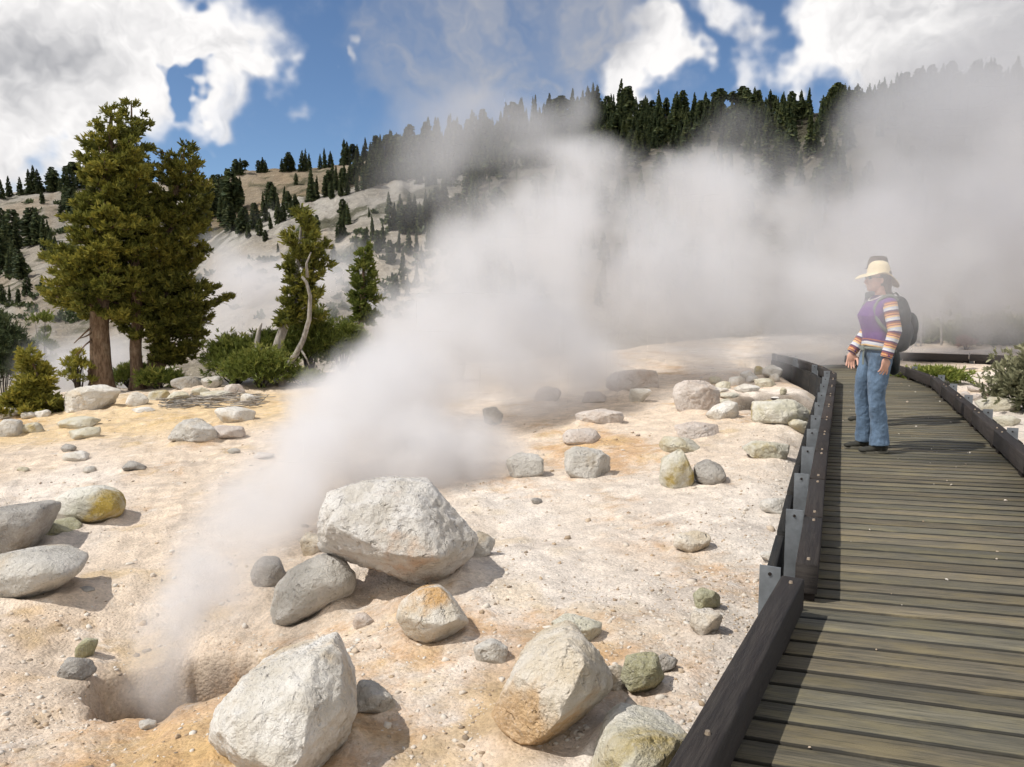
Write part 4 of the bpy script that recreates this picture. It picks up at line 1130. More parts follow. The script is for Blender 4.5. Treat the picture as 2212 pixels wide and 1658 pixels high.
for px, py, h_ in [(470, 440, 60), (480, 455, 75), (490, 462, 95), (500, 460, 90), (510, 458, 80), (518, 455, 70), (475, 480, 60), (488, 490, 60), (500, 500, 55), (462, 430, 50), (520, 505, 45), (530, 500, 50), (545, 495, 55), (555, 490, 50), (570, 480, 40), (535, 515, 35),
                   (582, 450, 55), (592, 455, 50), (574, 452, 35), (615, 452, 48), (624, 455, 40), (640, 462, 38), (600, 462, 40), (568, 448, 34), (636, 440, 20), (640, 400, 24), (668, 432, 62), (675, 436, 70), (682, 432, 50), (710, 415, 45), (720, 412, 58), (728, 412, 52), (738, 405, 40), (745, 408, 50), (755, 400, 46), (765, 398, 50),
                   (705, 425, 38), (715, 430, 36), (735, 425, 40), (750, 422, 44), (770, 415, 45), (785, 410, 50), (800, 405, 48), (812, 400, 52), (825, 398, 50), (838, 394, 52), (790, 390, 44), (805, 385, 48), (820, 378, 50), (780, 380, 40), (655, 470, 30), (560, 510, 36), (585, 495, 34), (600, 485, 38), (612, 478, 34), (628, 470, 30), (450, 500, 60), (455, 470, 70), (445, 440, 55)]:
    add_tree(px + rs.uniform(-2, 2), py, h_, 'tan', 1.0, rs.integers(0, 5))
for px, py, h_ in [(573, 522, 24), (685, 500, 34), (745, 482, 50), (752, 486, 46), (735, 520, 42), (740, 512, 58), (728, 525, 40), (798, 470, 22), (806, 520, 55), (790, 540, 45), (770, 545, 40), (842, 500, 82), (852, 498, 60), (865, 496, 74), (875, 505, 60), (885, 498, 80), (898, 500, 78), (905, 506, 66), (918, 492, 80), (930, 490, 72), (944, 480, 74), (958, 470, 70), (965, 505, 60),
                   (828, 530, 50), (815, 545, 46), (860, 545, 50), (880, 550, 55), (900, 545, 50), (925, 540, 60), (940, 530, 66), (955, 535, 60), (975, 520, 64), (985, 480, 60), (1000, 500, 66), (780, 560, 40), (845, 570, 50), (870, 585, 50), (910, 580, 50), (700, 560, 34), (720, 565, 36), (868, 620, 46), (880, 640, 46), (856, 640, 40), (900, 620, 50), (640, 560, 24), (600, 545, 20)]:
    add_tree(px + rs.uniform(-2, 2), py, h_, 'white', .95, rs.integers(0, 5))
for px, py, h_ in [(8, 512, 60), (12, 560, 90), (2, 590, 80), (32, 535, 80), (36, 540, 60), (72, 532, 80), (80, 530, 68), (98, 540, 72), (104, 536, 60), (45, 600, 60), (50, 604, 54), (26, 588, 66), (20, 600, 60), (110, 545, 46), (84, 420, 20), (90, 440, 24), (148, 455, 50), (158, 470, 60), (140, 450, 40), (165, 480, 60), (130, 470, 34), (60, 640, 40), (20, 645, 30), (5, 655, 40),
                   (90, 620, 26), (95, 642, 34), (-20, 560, 80), (-40, 600, 80), (-60, 540, 70), (120, 560, 50), (-30, 650, 50), (40, 655, 30)]:
    add_tree(px + rs.uniform(-2, 2), py, h_, 'left', 1.0, rs.integers(0, 5))
for _ in range(260):
    x_ = rs.uniform(1000, 2330); a_ = np.interp(x_, A_px, A_py); y_ = a_ + 6 + rs.random() ** 1.3 * 330
    add_tree(x_, y_, rs.uniform(50, 90), 'fog', 1.0)
items.sort(key=lambda t_: -(t_[3] / t_[1]) * (3 if t_[6] in ('skyl', 'tan', 'white', 'left') else 2 if t_[6] == 'ridge' else .5))
made = 0
for it in items[:290]:
    x, y, z, hh, wf, k_, zone = it
    o = bpy.data.objects.new('conifer', CON[k_][0]); o.location = (x, y, z); o.scale = (hh * wf, hh * wf, hh); o.rotation_euler = (rs.normal(0, .03), rs.normal(0, .03), rs.uniform(0, 6.28)); link(o)
    lab, grp = LBL[zone]; tag(o, lab, 'conifer', grp); made += 1
VV, FF, TT, n_ = [], [], [], 0
for it in items[290:]:
    x, y, z, hh, wf, k_, zone = it; me, V, F2, TN = CON[k_]; an = rs.uniform(0, 6.28)
    Rm = np.array(rot_z(an)); W_ = (V * [hh * wf, hh * wf, hh]) @ Rm.T + [x, y, z]; VV.append(W_)
    FF += [tuple(i + n_ for i in f) for f in F2]; TT.append(np.clip(TN + rs.normal(0, .15), 0, 1)); n_ += len(W_)
if VV:
    o = mesh_obj('forest', np.concatenate(VV), FF, m_far, smooth=False, attrs={'tone': np.concatenate(TT)})
    tag(o, 'dense dark conifer forest filling the slope below the ridge', 'forest', kind='stuff')
# low scrub dotted over the slopes
P = []
for _ in range(900):
    x_ = rs.uniform(-40, 1000); y_ = rs.uniform(375, 700); g0 = ground_hit(x_, y_, 26)
    if g0 is None or g0[1] < 34: continue
    if fbm(np.array([[g0[0] * .05, g0[1] * .05, 0]]), 3, 91)[0] + rs.uniform(-.25, .25) < 0: continue
    w_ = rs.uniform(.15, .6) * g0[1] / 160; P.append(g0 + np.concatenate([rs.normal(0, w_ * 1.2, (16, 2)), np.abs(rs.normal(0, w_ * .6, (16, 1)))], 1))
P = np.concatenate(P)
V, q, tr, tn = tufts(P, np.tile([0, 0, 1.], (len(P), 1)), rs.uniform(.5, 1.1, len(P)) * P[:, 1] / 170, 3, 5, .4, 1.6)
tag(leaf_obj('scrub', V, q, tr, tn, m_far), 'low dark scrub dotted over the bare slopes', 'scrub', kind='stuff')
# ------------------------------------------------------------------ people
def ell(A, c, r, Rm=None, sub=3):
    D, Fc = ICO[sub]; V = D * np.array(r)
    if Rm is not None: V = V @ np.array(Rm).T
    A.add(V + np.array(c), [tuple(f) for f in Fc])
def rings(A, rows, seg=28):
    """closed loft through elliptical rings (cx, cy, z, rx, ry)"""
    a = np.arange(seg) * 2 * pi / seg; V = []; Fc = []
    for cx_, cy_, z, rx, ry in rows:
        V.append(np.stack([cx_ + rx * np.cos(a), cy_ + ry * np.sin(a), np.full(seg, z)], -1))
    n = len(rows); V = np.concatenate(V)
    for i in range(n - 1):
        for k in range(seg): k2 = (k + 1) % seg; Fc.append((i * seg + k, i * seg + k2, (i + 1) * seg + k2, (i + 1) * seg + k))
    V = np.concatenate([V, [[rows[0][0], rows[0][1], rows[0][2]], [rows[-1][0], rows[-1][1], rows[-1][2]]]])
    for k in range(seg): k2 = (k + 1) % seg; Fc.append((n * seg, k2, k)); Fc.append((n * seg + 1, (n - 1) * seg + k, (n - 1) * seg + k2))
    A.add(V, Fc)
def limb(A, pts, rad, seg=16, n=18):
    pts = np.array(pts, float); s = np.linspace(0, 1, len(pts)); t = np.linspace(0, 1, n)
    P = np.stack([np.interp(t, s, pts[:, i]) for i in range(3)], -1)
    for _ in range(2): P[1:-1] = (P[:-2] + 2 * P[1:-1] + P[2:]) / 4
    A.tube(P, np.interp(t, s, rad), seg); return P
def hand(A, w, d, nrm, thumb, curl=.35, s=1.0, spread=.12):
    """palm and five fingers: w wrist, d pointing along the hand, nrm out of the palm, thumb side +1/-1"""
    d = np.array(d, float); d /= np.linalg.norm(d); nrm = np.array(nrm, float); nrm -= d * nrm.dot(d); nrm /= np.linalg.norm(nrm)
    sd_ = np.cross(d, nrm) * thumb
    Rm = np.stack([sd_, nrm, d], 1)
    ell(A, np.array(w) + d * .048 * s, np.array([.040, .015, .052]) * s, Rm)
    ell(A, np.array(w) + d * .070 * s, np.array([.038, .012, .026]) * s, Rm)
    for off, L_, cu in ((.030, .070, .8), (.010, .079, 1.0), (-.010, .074, 1.15), (-.029, .058, 1.35)):
        p = np.array(w) + d * .088 * s + sd_ * off * s; a = 0; P = [p - d * .02 * s, p]
        for j, f in enumerate((.45, .32, .23)):
            a += curl * cu * (.5 if j == 0 else 1); q = (d * cos(a) + nrm * sin(a)) + sd_ * off / .03 * spread; P.append(P[-1] + q * L_ * f * s)
        A.tube(np.array(P), np.array([.0095, .0092, .0085, .0078, .0062]) * s, 10)
    p = np.array(w) + d * .028 * s + sd_ * .026 * s
    A.tube(np.array([p, p + (sd_ * .7 + d * .6 + nrm * .35) * .034 * s, p + (sd_ * .75 + d * 1.35 + nrm * .8) * .043 * s, p + (sd_ * .70 + d * 2.0 + nrm * 1.1) * .046 * s]), np.array([.014, .0125, .0105, .0078]) * s, 10)
def remesh(o, vox=.006, sm=1):
    m = o.modifiers.new('remesh', 'REMESH'); m.mode = 'VOXEL'; m.voxel_size = vox; m.use_smooth_shade = True
    if sm: s_ = o.modifiers.new('smooth', 'SMOOTH'); s_.factor = .5; s_.iterations = sm
    return o
def cloth_mat(name, col, scale=60, var=.2, rough=.9, wrinkle=.25):
    m, nt, b = new_mat(name, rough, .15)
    tc = nt.new('ShaderNodeTexCoord').outputs['Object']
    n = nt.noise(tc, scale, 4, .7); n2 = nt.noise(tc, 7, 4, .55)
    nt.set(b, 'Base Color', nt.mix(nt.math('ADD', nt.math('MULTIPLY', n, .5), nt.math('MULTIPLY', nt.rng(n2, .35, .65), .5)), tuple(c * (1 - var) for c in col), tuple(min(1, c * (1 + var)) for c in col)))
    h = nt.math('ADD', nt.math('MULTIPLY', n, .1), nt.noise(nt.vmath('MULTIPLY', tc, (1, 1, .45)), 16, 4, .55))
    nt.set(b, 'Normal', nt.new('ShaderNodeBump', {'Strength': wrinkle * 2, 'Distance': .03, 'Height': h}))
    b.inputs['Sheen Weight'].default_value = .1
    return m
def stripe_mat(name):
    m, nt, b = new_mat(name, .9, .15)
    at = nt.new('ShaderNodeAttribute', attribute_name='along').outputs['Fac']
    tc = nt.new('ShaderNodeTexCoord').outputs['Object']
    f = nt.math('FRACT', nt.math('DIVIDE', nt.math('ADD', at, nt.math('MULTIPLY', nt.noise(tc, 14, 2), .01)), .098))
    cr = nt.new('ShaderNodeValToRGB', {0: f}); cr.color_ramp.interpolation = 'CONSTANT'; e = cr.color_ramp.elements
    e[0].position = 0; e[0].color = (.26, .09, .06, 1); e[1].position = .16; e[1].color = (.62, .32, .14, 1)
    for p_, c_ in ((.30, (.30, .07, .10)), (.38, (.68, .47, .24)), (.56, (.50, .52, .60)), (.72, (.62, .62, .63)), (.86, (.10, .05, .13))):
        q = e.new(p_); q.color = (*c_, 1)
    nt.set(b, 'Base Color', cr.outputs[0])
    nt.set(b, 'Normal', nt.new('ShaderNodeBump', {'Strength': .5, 'Distance': .02, 'Height': nt.noise(tc, 18, 4)}))
    return m
m_skin = flat_mat('skin', (.60, .34, .25), .55, .4, .12, 14, .05)
m_denim = cloth_mat('blue_denim', (.105, .155, .225), 90, .5, .9, .4)
m_purple = cloth_mat('purple_cloth', (.13, .05, .20), 60, .2)
m_stripe = stripe_mat('striped_knit')
m_straw = cloth_mat('straw_cloth', (.72, .60, .38), 120, .12, .9, .12)
m_hair = flat_mat('brown_hair', (.12, .07, .045), .6, .4, .4, 60, .4)
m_pack = cloth_mat('dark_pack_nylon', (.022, .026, .026), 40, .3, .6, .35)
m_shoe = cloth_mat('dark_shoe_leather', (.035, .034, .028), 30, .3, .6, .2)
m_sole = flat_mat('shoe_sole', (.16, .15, .12), .8, .2, .2)
m_strap = cloth_mat('grey_green_webbing', (.16, .18, .16), 90, .2, .8, .1)
m_brown = cloth_mat('brown_hat_felt', (.075, .048, .035), 60, .25, .95, .1)
m_khaki = cloth_mat('dull_trousers', (.05, .05, .048), 60, .25, .95, .3)
m_dshirt = cloth_mat('dark_jacket', (.04, .045, .055), 60, .25, .95, .3)
m_lens = flat_mat('dark_lens', (.015, .012, .012), .2, .6, .1)
m_white = flat_mat('pale_beads', (.62, .58, .55), .4, .5, .2, 40)

def shoe(root, x, y, an, mat=m_shoe, L_=.265):
    M = rot_z(an); A = Acc()
    for px_, pz, rx, ry, rz in ((-.07, .055, .045, .038, .05), (0, .05, .07, .042, .042), (.07, .036, .065, .047, .030), (.12, .030, .045, .042, .024), (-.05, .085, .04, .038, .035)):
        ell(A, M @ np.array([px_, 0, pz]) + [x, y, 0], (rx, ry, rz), M)
    o = A.obj('shoe', mat, root); remesh(o, .007, 3)
    B = Acc(); a = np.linspace(0, 2 * pi, 29)[:-1]
    ox = .04 + np.cos(a) * .14 ; oy = np.sin(a) * (.040 + .012 * np.cos(a) - .01 * np.cos(2 * a))
    V = np.array([(*((M @ np.array([u - .02, v, 0]))[:2] + [x, y]), z) for z in (.002, .022) for u, v in zip(ox, oy)])
    B.add(V, [tuple(range(28))[::-1], tuple(range(28, 56))] + [(k, (k + 1) % 28, 28 + (k + 1) % 28, 28 + k) for k in range(28)])
    B.obj('sole', m_sole, o)
def person(label, at, face, s, woman=True):
    root = empty('person', at, face); root.scale = (s, s, s); tag(root, label, 'person')
    # joints: x forward, y to the figure's left, z up
    hl, hr = np.array([0, .09, .90]), np.array([.0, -.09, .90])
    if woman:
        kl, kr = np.array([.035, .105, .49]), np.array([.075, -.10, .49]); al, ar = np.array([-.01, .115, .09]), np.array([.02, -.12, .09])
        shl, shr = np.array([-.01, .175, 1.365]), np.array([.0, -.175, 1.365])
        el_, er_ = np.array([-.035, .245, 1.115]), np.array([-.01, -.235, 1.11]); wl, wr = np.array([.03, .245, .885]), np.array([.13, -.235, .90])
        fl, fr = .10, -.02
    else:
        kl, kr = np.array([.02, .10, .49]), np.array([.05, -.10, .49]); al, ar = np.array([-.01, .11, .09]), np.array([.02, -.11, .09])
        shl, shr = np.array([0, .19, 1.38]), np.array([0, -.19, 1.38])
        el_, er_ = np.array([0., .24, 1.12]), np.array([0, -.24, 1.12]); wl, wr = np.array([.0, .25, .88]), np.array([.0, -.25, .88]); fl, fr = .1, -.1
    A = Acc()
    rings(A, [(0, 0, .84, .08, .12), (0, 0, .92, .105, .155), (0, 0, 1.02, .085, .125), (0, 0, 1.12, .088, .130), (.01, 0, 1.25, .105, .150), (0, 0, 1.36, .085, .155), (-.01, 0, 1.41, .055, .085), (-.005, 0, 1.45, .048, .05), (.005, 0, 1.52, .047, .046)])
    for h_, k_, a_, f_ in ((hl, kl, al, fl), (hr, kr, ar, fr)):
        limb(A, [h_, k_, a_], [.088, .055, .036]); ell(A, a_ + [.045, 0, -.045], (.085, .028, .02))
    for s_, e_, w_ in ((shl, el_, wl), (shr, er_, wr)): limb(A, [s_, e_, w_], [.046, .036, .024])
    hx = .035
    ell(A, (hx - .015, 0, 1.60), (.096, .074, .105)); ell(A, (hx + .022, 0, 1.545), (.066, .056, .078)); ell(A, (hx + .055, 0, 1.488), (.028, .03, .022))
    A.tube(np.array([(hx + .078, 0, 1.598), (hx + .094, 0, 1.572), (hx + .106, 0, 1.548), (hx + .088, 0, 1.538)]), [.008, .011, .014, .012], 10)
    ell(A, (hx + .083, 0, 1.520), (.012, .022, .006)); ell(A, (hx + .081, 0, 1.508), (.012, .019, .006))
    for y in (-1, 1):
        ell(A, (hx + .074, y * .030, 1.60), (.012, .017, .008)); ell(A, (hx - .01, y * .074, 1.565), (.018, .009, .030)); ell(A, (hx + .055, y * .036, 1.545), (.022, .022, .026))
    if woman:
        hand(A, wl, (.10, -.02, -1), (.25, -1, 0), 1, .30, 1.0, .22); hand(A, wr, (.12, .02, -1), (.2, 1, 0), -1, .30, 1.0, .15)
    else:
        hand(A, wl, (.1, 0, -1), (0, -1, 0), 1, .4); hand(A, wr, (.1, 0, -1), (0, 1, 0), -1, .4)
    body = remesh(A.obj('body', m_skin, root), .0055, 1)
    # eyes
    for y in (-1, 1):
        E = Acc(); ell(E, (hx + .0715, y * .031, 1.588), (.011, .012, .011), sub=2); E.obj('eye', m_lens, root)
    # trousers
    A = Acc()
    rings(A, [(0, 0, .80, .085, .13), (0, 0, .88, .122, .170), (0, 0, .96, .115, .160), (.0, 0, 1.03, .098, .138)])
    for h_, k_, a_ in ((hl, kl, al), (hr, kr, ar)):
        m1 = (k_ + a_) / 2
        limb(A, [h_, (h_ + k_) / 2 + [.012, 0, 0], k_, m1 + [-.012, 0, 0], a_ + [.0, 0, -.015]], [.102, .090, .070, .072, .088] if woman else [.105, .095, .078, .072, .072], n=26)
    tr = remesh(A.obj('trousers', m_denim if woman else m_khaki, root), .008, 2)
    dp = tr.modifiers.new('folds', 'DISPLACE'); tx = bpy.data.textures.new('folds', 'CLOUDS'); tx.noise_scale = .055; dp.texture = tx; dp.strength = .014
    for a_, f_ in ((al, fl), (ar, fr)): shoe(root, a_[0] + .03, a_[1], f_)
    # top
    A = Acc()
    if woman:
        rings(A, [(0, 0, .985, .118, .160), (.005, 0, 1.03, .118, .155), (.015, 0, 1.10, .118, .150), (.03, 0, 1.18, .130, .155), (.045, 0, 1.25, .138, .165), (.028, 0, 1.31, .122, .172), (.0, 0, 1.37, .098, .178), (-.01, 0, 1.405, .078, .125), (-.008, 0, 1.435, .060, .072)])
        ell(A, (.10, .06, 1.235), (.060, .068, .062)); ell(A, (.10, -.06, 1.235), (.060, .068, .062))
        for s_, e_ in ((shl, el_), (shr, er_)): ell(A, s_ + [0, 0, -.01], (.066, .058, .058))
        top = remesh(A.obj('vest', m_purple, root), .008, 2)
        for s_, e_, w_ in ((shl, el_, wl), (shr, er_, wr)):
            V, Fc = tube_arrays(*(lambda P: (P, np.interp(np.linspace(0, 1, 40), [0, .3, .55, 1], [.064, .060, .056, .047])))(np.stack([np.interp(np.linspace(0, 1, 40), [0, .52, 1], [s_[i], e_[i], w_[i]]) for i in range(3)], -1)), 20)
            al_ = np.concatenate([np.repeat(np.linspace(0, .53, 40), 20), [0, .53]])
            th = np.tile(np.arange(20) * 2 * pi / 20, 40)
            nz = fbm(np.stack([np.cos(th) * 1.2, np.sin(th) * 1.2, np.repeat(np.linspace(0, 12, 40), 20)], -1), 3, 5) * .006
            c_ = np.repeat(np.stack([np.interp(np.linspace(0, 1, 40), [0, .52, 1], [s_[i], e_[i], w_[i]]) for i in range(3)], -1), 20, axis=0)
            d_ = V[:800] - c_; V[:800] += d_ / (np.linalg.norm(d_, axis=1, keepdims=True) + 1e-9) * nz[:, None]
            sl_ = mesh_obj('sleeve', V, Fc, m_stripe, root, attrs={'along': al_})
            C = Acc(); u = (w_ - e_) / np.linalg.norm(w_ - e_); C.tube(np.array([w_ - u * .032, w_ - u * .012, w_ + u * .006]), [.049, .047, .036], 18); C.obj('cuff', m_purple, sl_)
        # striped hem showing at the waist, belt with a hanging end
        hv = []; seg = 40; zz = np.linspace(.965, 1.035, 6)
        for z in zz:
            for k in range(seg):
                a = 2 * pi * k / seg; hv.append((.006 + (.123 + .002 * sin(5 * a)) * cos(a), (.165 + .002 * cos(7 * a)) * sin(a), z + .012 * sin(a * 2 + 1)))
        hf = [(i * seg + k, i * seg + (k + 1) % seg, (i + 1) * seg + (k + 1) % seg, (i + 1) * seg + k) for i in range(5) for k in range(seg)]
        he = mesh_obj('striped_hem', hv, hf, m_stripe, root, attrs={'along': np.repeat(np.linspace(.03, .105, 6), seg)})
        so_ = he.modifiers.new('thick', 'SOLIDIFY'); so_.thickness = .004
        B = Acc(); a = np.linspace(0, 2 * pi, 49)
        for z in (.955,):
            B.tube(np.stack([.004 + .130 * np.cos(a), .172 * np.sin(a), z + .004 * np.sin(3 * a)], -1), .013, 8, close=False)
        B.box((.142, .02, .955), (.022, .06, .045), bev=.006); B.box((.140, .035, .88), (.006, .032, .15), bev=.002)
        B.obj('waist_strap', m_strap, root)
        # hair, sunglasses, beads
        A = Acc(); ell(A, (hx - .038, 0, 1.60), (.092, .082, .105)); ell(A, (hx - .085, 0, 1.52), (.045, .07, .085)); ell(A, (hx - .095, 0, 1.45), (.04, .06, .055))
        remesh(A.obj('hair', m_hair, root), .008, 1)
        S = Acc()
        for y in (-1, 1): ell(S, (hx + .080, y * .032, 1.592), (.008, .027, .017)); S.tube(np.array([(hx + .070, y * .060, 1.598), (hx + .02, y * .078, 1.594), (hx - .01, y * .080, 1.588)]), .0035, 6)
        S.tube(np.array([(hx + .088, -.012, 1.597), (hx + .090, 0, 1.599), (hx + .088, .012, 1.597)]), .003, 6); S.obj('sunglasses', m_lens, root)
        N_ = Acc()
        for k in range(22):
            a = pi * (k / 21) - pi / 2; ell(N_, (.012 + .083 * cos(a), .078 * sin(a), 1.432 - .048 * cos(a)), (.0085, .0085, .0085), sub=1)
        N_.obj('necklace', m_white, root)
        # hat: domed crown, wide brim rolled up at the sides, cape at the nape
        seg = 48; V = []; Fc = []
        prof = [(.001, .118), (.03, .116), (.058, .104), (.076, .080), (.086, .045), (.089, .012), (.092, 0), (.115, -.004), (.132, -.006), (.150, -.008), (.153, -.011), (.13, -.012), (.095, -.008)]
        for r_, z in prof:
            for k in range(seg):
                a = 2 * pi * k / seg; ca, sa = cos(a), sin(a); rr = r_; zz_ = z
                if r_ > .09:
                    e_ = (r_ - .09) / .063; rr = .09 + (r_ - .09) * (1 + .45 * max(0, ca) ** 2 - .12 * abs(sa) ** 3 + .15 * max(0, -ca))
                    zz_ = z + e_ * (.018 * abs(sa) ** 2 - .040 * max(0, ca) ** 2 - .115 * max(0, -ca) ** 1.5) + .004 * sin(5 * a) * e_
                V.append((hx - .012 + rr * ca * 1.13, rr * sa * .98, 1.628 + zz_))
        n = len(prof)
        for i in range(n - 1):
            for k in range(seg): k2 = (k + 1) % seg; Fc.append((i * seg + k, i * seg + k2, (i + 1) * seg + k2, (i + 1) * seg + k))
        mesh_obj('hat', V, Fc, m_straw, root)
    else:
        rings(A, [(0, 0, .93, .125, .170), (.0, 0, 1.10, .125, .165), (.01, 0, 1.25, .130, .180), (.0, 0, 1.37, .105, .190), (-.01, 0, 1.42, .075, .12), (-.008, 0, 1.45, .06, .07)])
        for s_, e_, w_ in ((shl, el_, wl), (shr, er_, wr)): limb(A, [s_, e_, w_ * .97 + e_ * .03], [.068, .056, .045])
        remesh(A.obj('jacket', m_dshirt, root), .009, 2)
        A = Acc(); ell(A, (hx - .028, 0, 1.60), (.094, .080, .100)); remesh(A.obj('hair', m_hair, root), .009, 1)
        seg = 40; V = []; Fc = []
        prof = [(.001, .120), (.04, .122), (.07, .112), (.084, .080), (.090, .03), (.092, 0), (.10, -.004), (.112, -.008), (.112, -.012), (.095, -.010)]
        for r_, z in prof:
            for k in range(seg):
                a = 2 * pi * k / seg; V.append((hx - .012 + r_ * cos(a) * 1.12, r_ * sin(a), 1.635 + z + (.012 * abs(sin(a)) if r_ > .1 else 0)))
        for i in range(len(prof) - 1):
            for k in range(seg): k2 = (k + 1) % seg; Fc.append((i * seg + k, i * seg + k2, (i + 1) * seg + k2, (i + 1) * seg + k))
        mesh_obj('hat', V, Fc, m_brown, root)
    return root
wp = at_z(1884, 974, 0); FACE = R(180)
person('woman in straw hat, purple vest, striped sleeves and blue jeans standing on the boardwalk', (wp[0], wp[1], 0), FACE, 1.0)
bpy.context.view_layer.update()
mp = at_z(1884, 916, 0)
person('man in brown hat mostly hidden behind the woman with the straw hat', (mp[0], mp[1], 0), R(175), 1.06, False)
# backpack on her back
bp = empty('backpack', (wp[0], wp[1], 1.0), FACE); tag(bp, 'bulky dark grey backpack worn by the woman in the straw hat', 'backpack'); bp.scale = (.90, .94, .97)
A = Acc(); z0 = -1.0
for c_, r_ in (((-.20, 0, 1.24), (.105, .15, .17)), ((-.22, 0, 1.10), (.115, .155, .16)), ((-.19, 0, 1.34), (.085, .13, .10)), ((-.21, 0, 1.00), (.10, .14, .09))): ell(A, np.array(c_) + [0, 0, z0], r_)
pk = remesh(A.obj('pack_body', m_pack, bp), .009, 3)
A = Acc(); ell(A, (-.325, 0, 1.15 + z0), (.055, .12, .14)); ell(A, (-.315, 0, 1.06 + z0), (.06, .115, .09)); remesh(A.obj('front_pocket', m_pack, bp), .009, 2)
for y in (-1, 1):
    A = Acc(); P = np.array([(-.13, y * .10, 1.40), (-.06, y * .115, 1.448), (.03, y * .118, 1.43), (.105, y * .122, 1.36), (.115, y * .142, 1.27), (.06, y * .172, 1.17), (-.06, y * .165, 1.08), (-.14, y * .13, 1.04)]) + [0, 0, z0]
    t = np.linspace(0, 1, 30); P = np.stack([np.interp(t, np.linspace(0, 1, 8), P[:, i]) for i in range(3)], -1)
    for _ in range(3): P[1:-1] = (P[:-2] + 2 * P[1:-1] + P[2:]) / 4
    A.tube(P, .017, 8); A.obj('shoulder_strap', m_strap, bp)
A = Acc(); A.tube(np.array([(-.14, 0, 1.42), (-.13, 0, 1.455), (-.16, 0, 1.47), (-.19, 0, 1.44)]) + [0, 0, z0], .008, 6); A.obj('handle', m_pack, bp)
# bag hanging at the hip
hb = empty('hip_bag', (wp[0], wp[1], .8), FACE); tag(hb, 'small black pouch hanging behind the hip of the woman in the straw hat', 'pouch')
A = Acc(); ell(A, (-.165, -.02, .04), (.05, .08, .12)); ell(A, (-.17, -.02, -.03), (.045, .075, .07)); remesh(A.obj('pouch_body', m_pack, hb), .008, 2)
A = Acc(); A.tube(np.array([(-.15, -.08, .12), (-.135, -.10, .2), (-.12, -.10, .26)]), .007, 6); A.tube(np.array([(-.15, .05, .12), (-.135, .08, .2), (-.12, .10, .26)]), .007, 6); A.obj('strap', m_strap, hb)
# ------------------------------------------------------------------ steam
def steam_mat(name, dens, col=(.93, .922, .925), aniso=.15):
    m = bpy.data.materials.new(name); m.use_nodes = True; nt = NT(m.node_tree)
    for n_ in list(m.node_tree.nodes):
        if n_.type == 'BSDF_PRINCIPLED': m.node_tree.nodes.remove(n_)
    at = nt.new('ShaderNodeAttribute', attribute_name='density').outputs['Fac']
    v = nt.new('ShaderNodeVolumePrincipled', {'Color': col, 'Density': nt.math('MULTIPLY', at, dens), 'Anisotropy': aniso})
    v.inputs['Density Attribute'].default_value = ''
    nt.l.new(v.outputs[0], nt.n['Material Output'].inputs['Volume'])
    return m
def steam(name, label, blobs, res, mat, warp, wscale, erode, escale, seed=0.0, group=None):
    """blobs: (picture x, y, depth, radius in picture px, depth radius in m, strength[, vertical radius px]).
    The puffs are turned into a voxel cloud with billowing edges."""
    C = []
    for b in blobs:
        px, py, Y, r_, rd, w_ = b[:6]; rv = b[6] if len(b) > 6 else r_
        c = at_y(px, py, Y); s_ = Y / F; C.append((c, np.array([r_ * s_, rd, rv * s_]), w_))
    lo = np.min([c - r_ * 1.0 for c, r_, w_ in C], 0) - warp * .25; hi = np.max([c + r_ * 1.0 for c, r_, w_ in C], 0) + warp * .25
    base = (lo + hi) / 2; base[2] = lo[2]
    ng = bpy.data.node_groups.new(name, 'GeometryNodeTree')
    ng.interface.new_socket('Geometry', in_out='INPUT', socket_type='NodeSocketGeometry')
    ng.interface.new_socket('Geometry', in_out='OUTPUT', socket_type='NodeSocketGeometry')
    nt = NT(ng); out = nt.new('NodeGroupOutput'); vc = nt.new('GeometryNodeVolumeCube')
    pos = nt.new('GeometryNodeInputPosition').outputs[0]
    off = (seed * 3.1, seed * 1.7, seed * 2.3)
    wn = nt.vmath('SUBTRACT', nt.noise(nt.vmath('ADD', pos, off), wscale, 4.5, .6, out='Color'), (.5, .5, .5))
    p = nt.vmath('ADD', pos, nt.vmath('SCALE', wn, warp * 2))
    acc = None
    for c, r_, w_ in C:
        d = nt.vmath('SUBTRACT', p, tuple(c - base)); d = nt.vmath('MULTIPLY', d, tuple(1 / r_)); l_ = nt.vmath('LENGTH', d)
        v = nt.rng(l_, 1.0, .25, 0, w_); acc = v if acc is None else nt.math('ADD', acc, v)
    en = nt.noise(nt.vmath('ADD', p, off), escale, 6, .62)
    k = nt.math('SUBTRACT', acc, nt.math('MULTIPLY', nt.math('SUBTRACT', .78, en), erode))
    k = nt.math('MAXIMUM', nt.math('MINIMUM', k, 1.6), 0.0)
    k = nt.math('MULTIPLY', k, nt.rng(acc, 0.0, .12))
    k = nt.math('MULTIPLY', k, nt.rng(en, .30, .60, .35, 1.35))
    nt.set(vc, 'Density', k); nt.set(vc, 'Min', tuple(lo - base)); nt.set(vc, 'Max', tuple(hi - base))
    n3 = np.maximum(8, np.ceil((hi - lo) / res)).astype(int)
    for a_, v_ in zip(('Resolution X', 'Resolution Y', 'Resolution Z'), n3): vc.inputs[a_].default_value = int(v_)
    sm_ = nt.new('GeometryNodeSetMaterial', {'Geometry': vc.outputs[0]}); sm_.inputs['Material'].default_value = mat
    nt.l.new(sm_.outputs[0], out.inputs[0])
    me = bpy.data.meshes.new(name); me.from_pydata([(0, 0, 0)], [], []); me.materials.append(mat)
    o = bpy.data.objects.new(name, me); o.location = base; link(o); md = o.modifiers.new('steam', 'NODES'); md.node_group = ng
    tag(o, label, 'steam', group, 'stuff'); print('STEAM', name, n3, np.prod(n3) / 1e6, lo, hi)
    return o
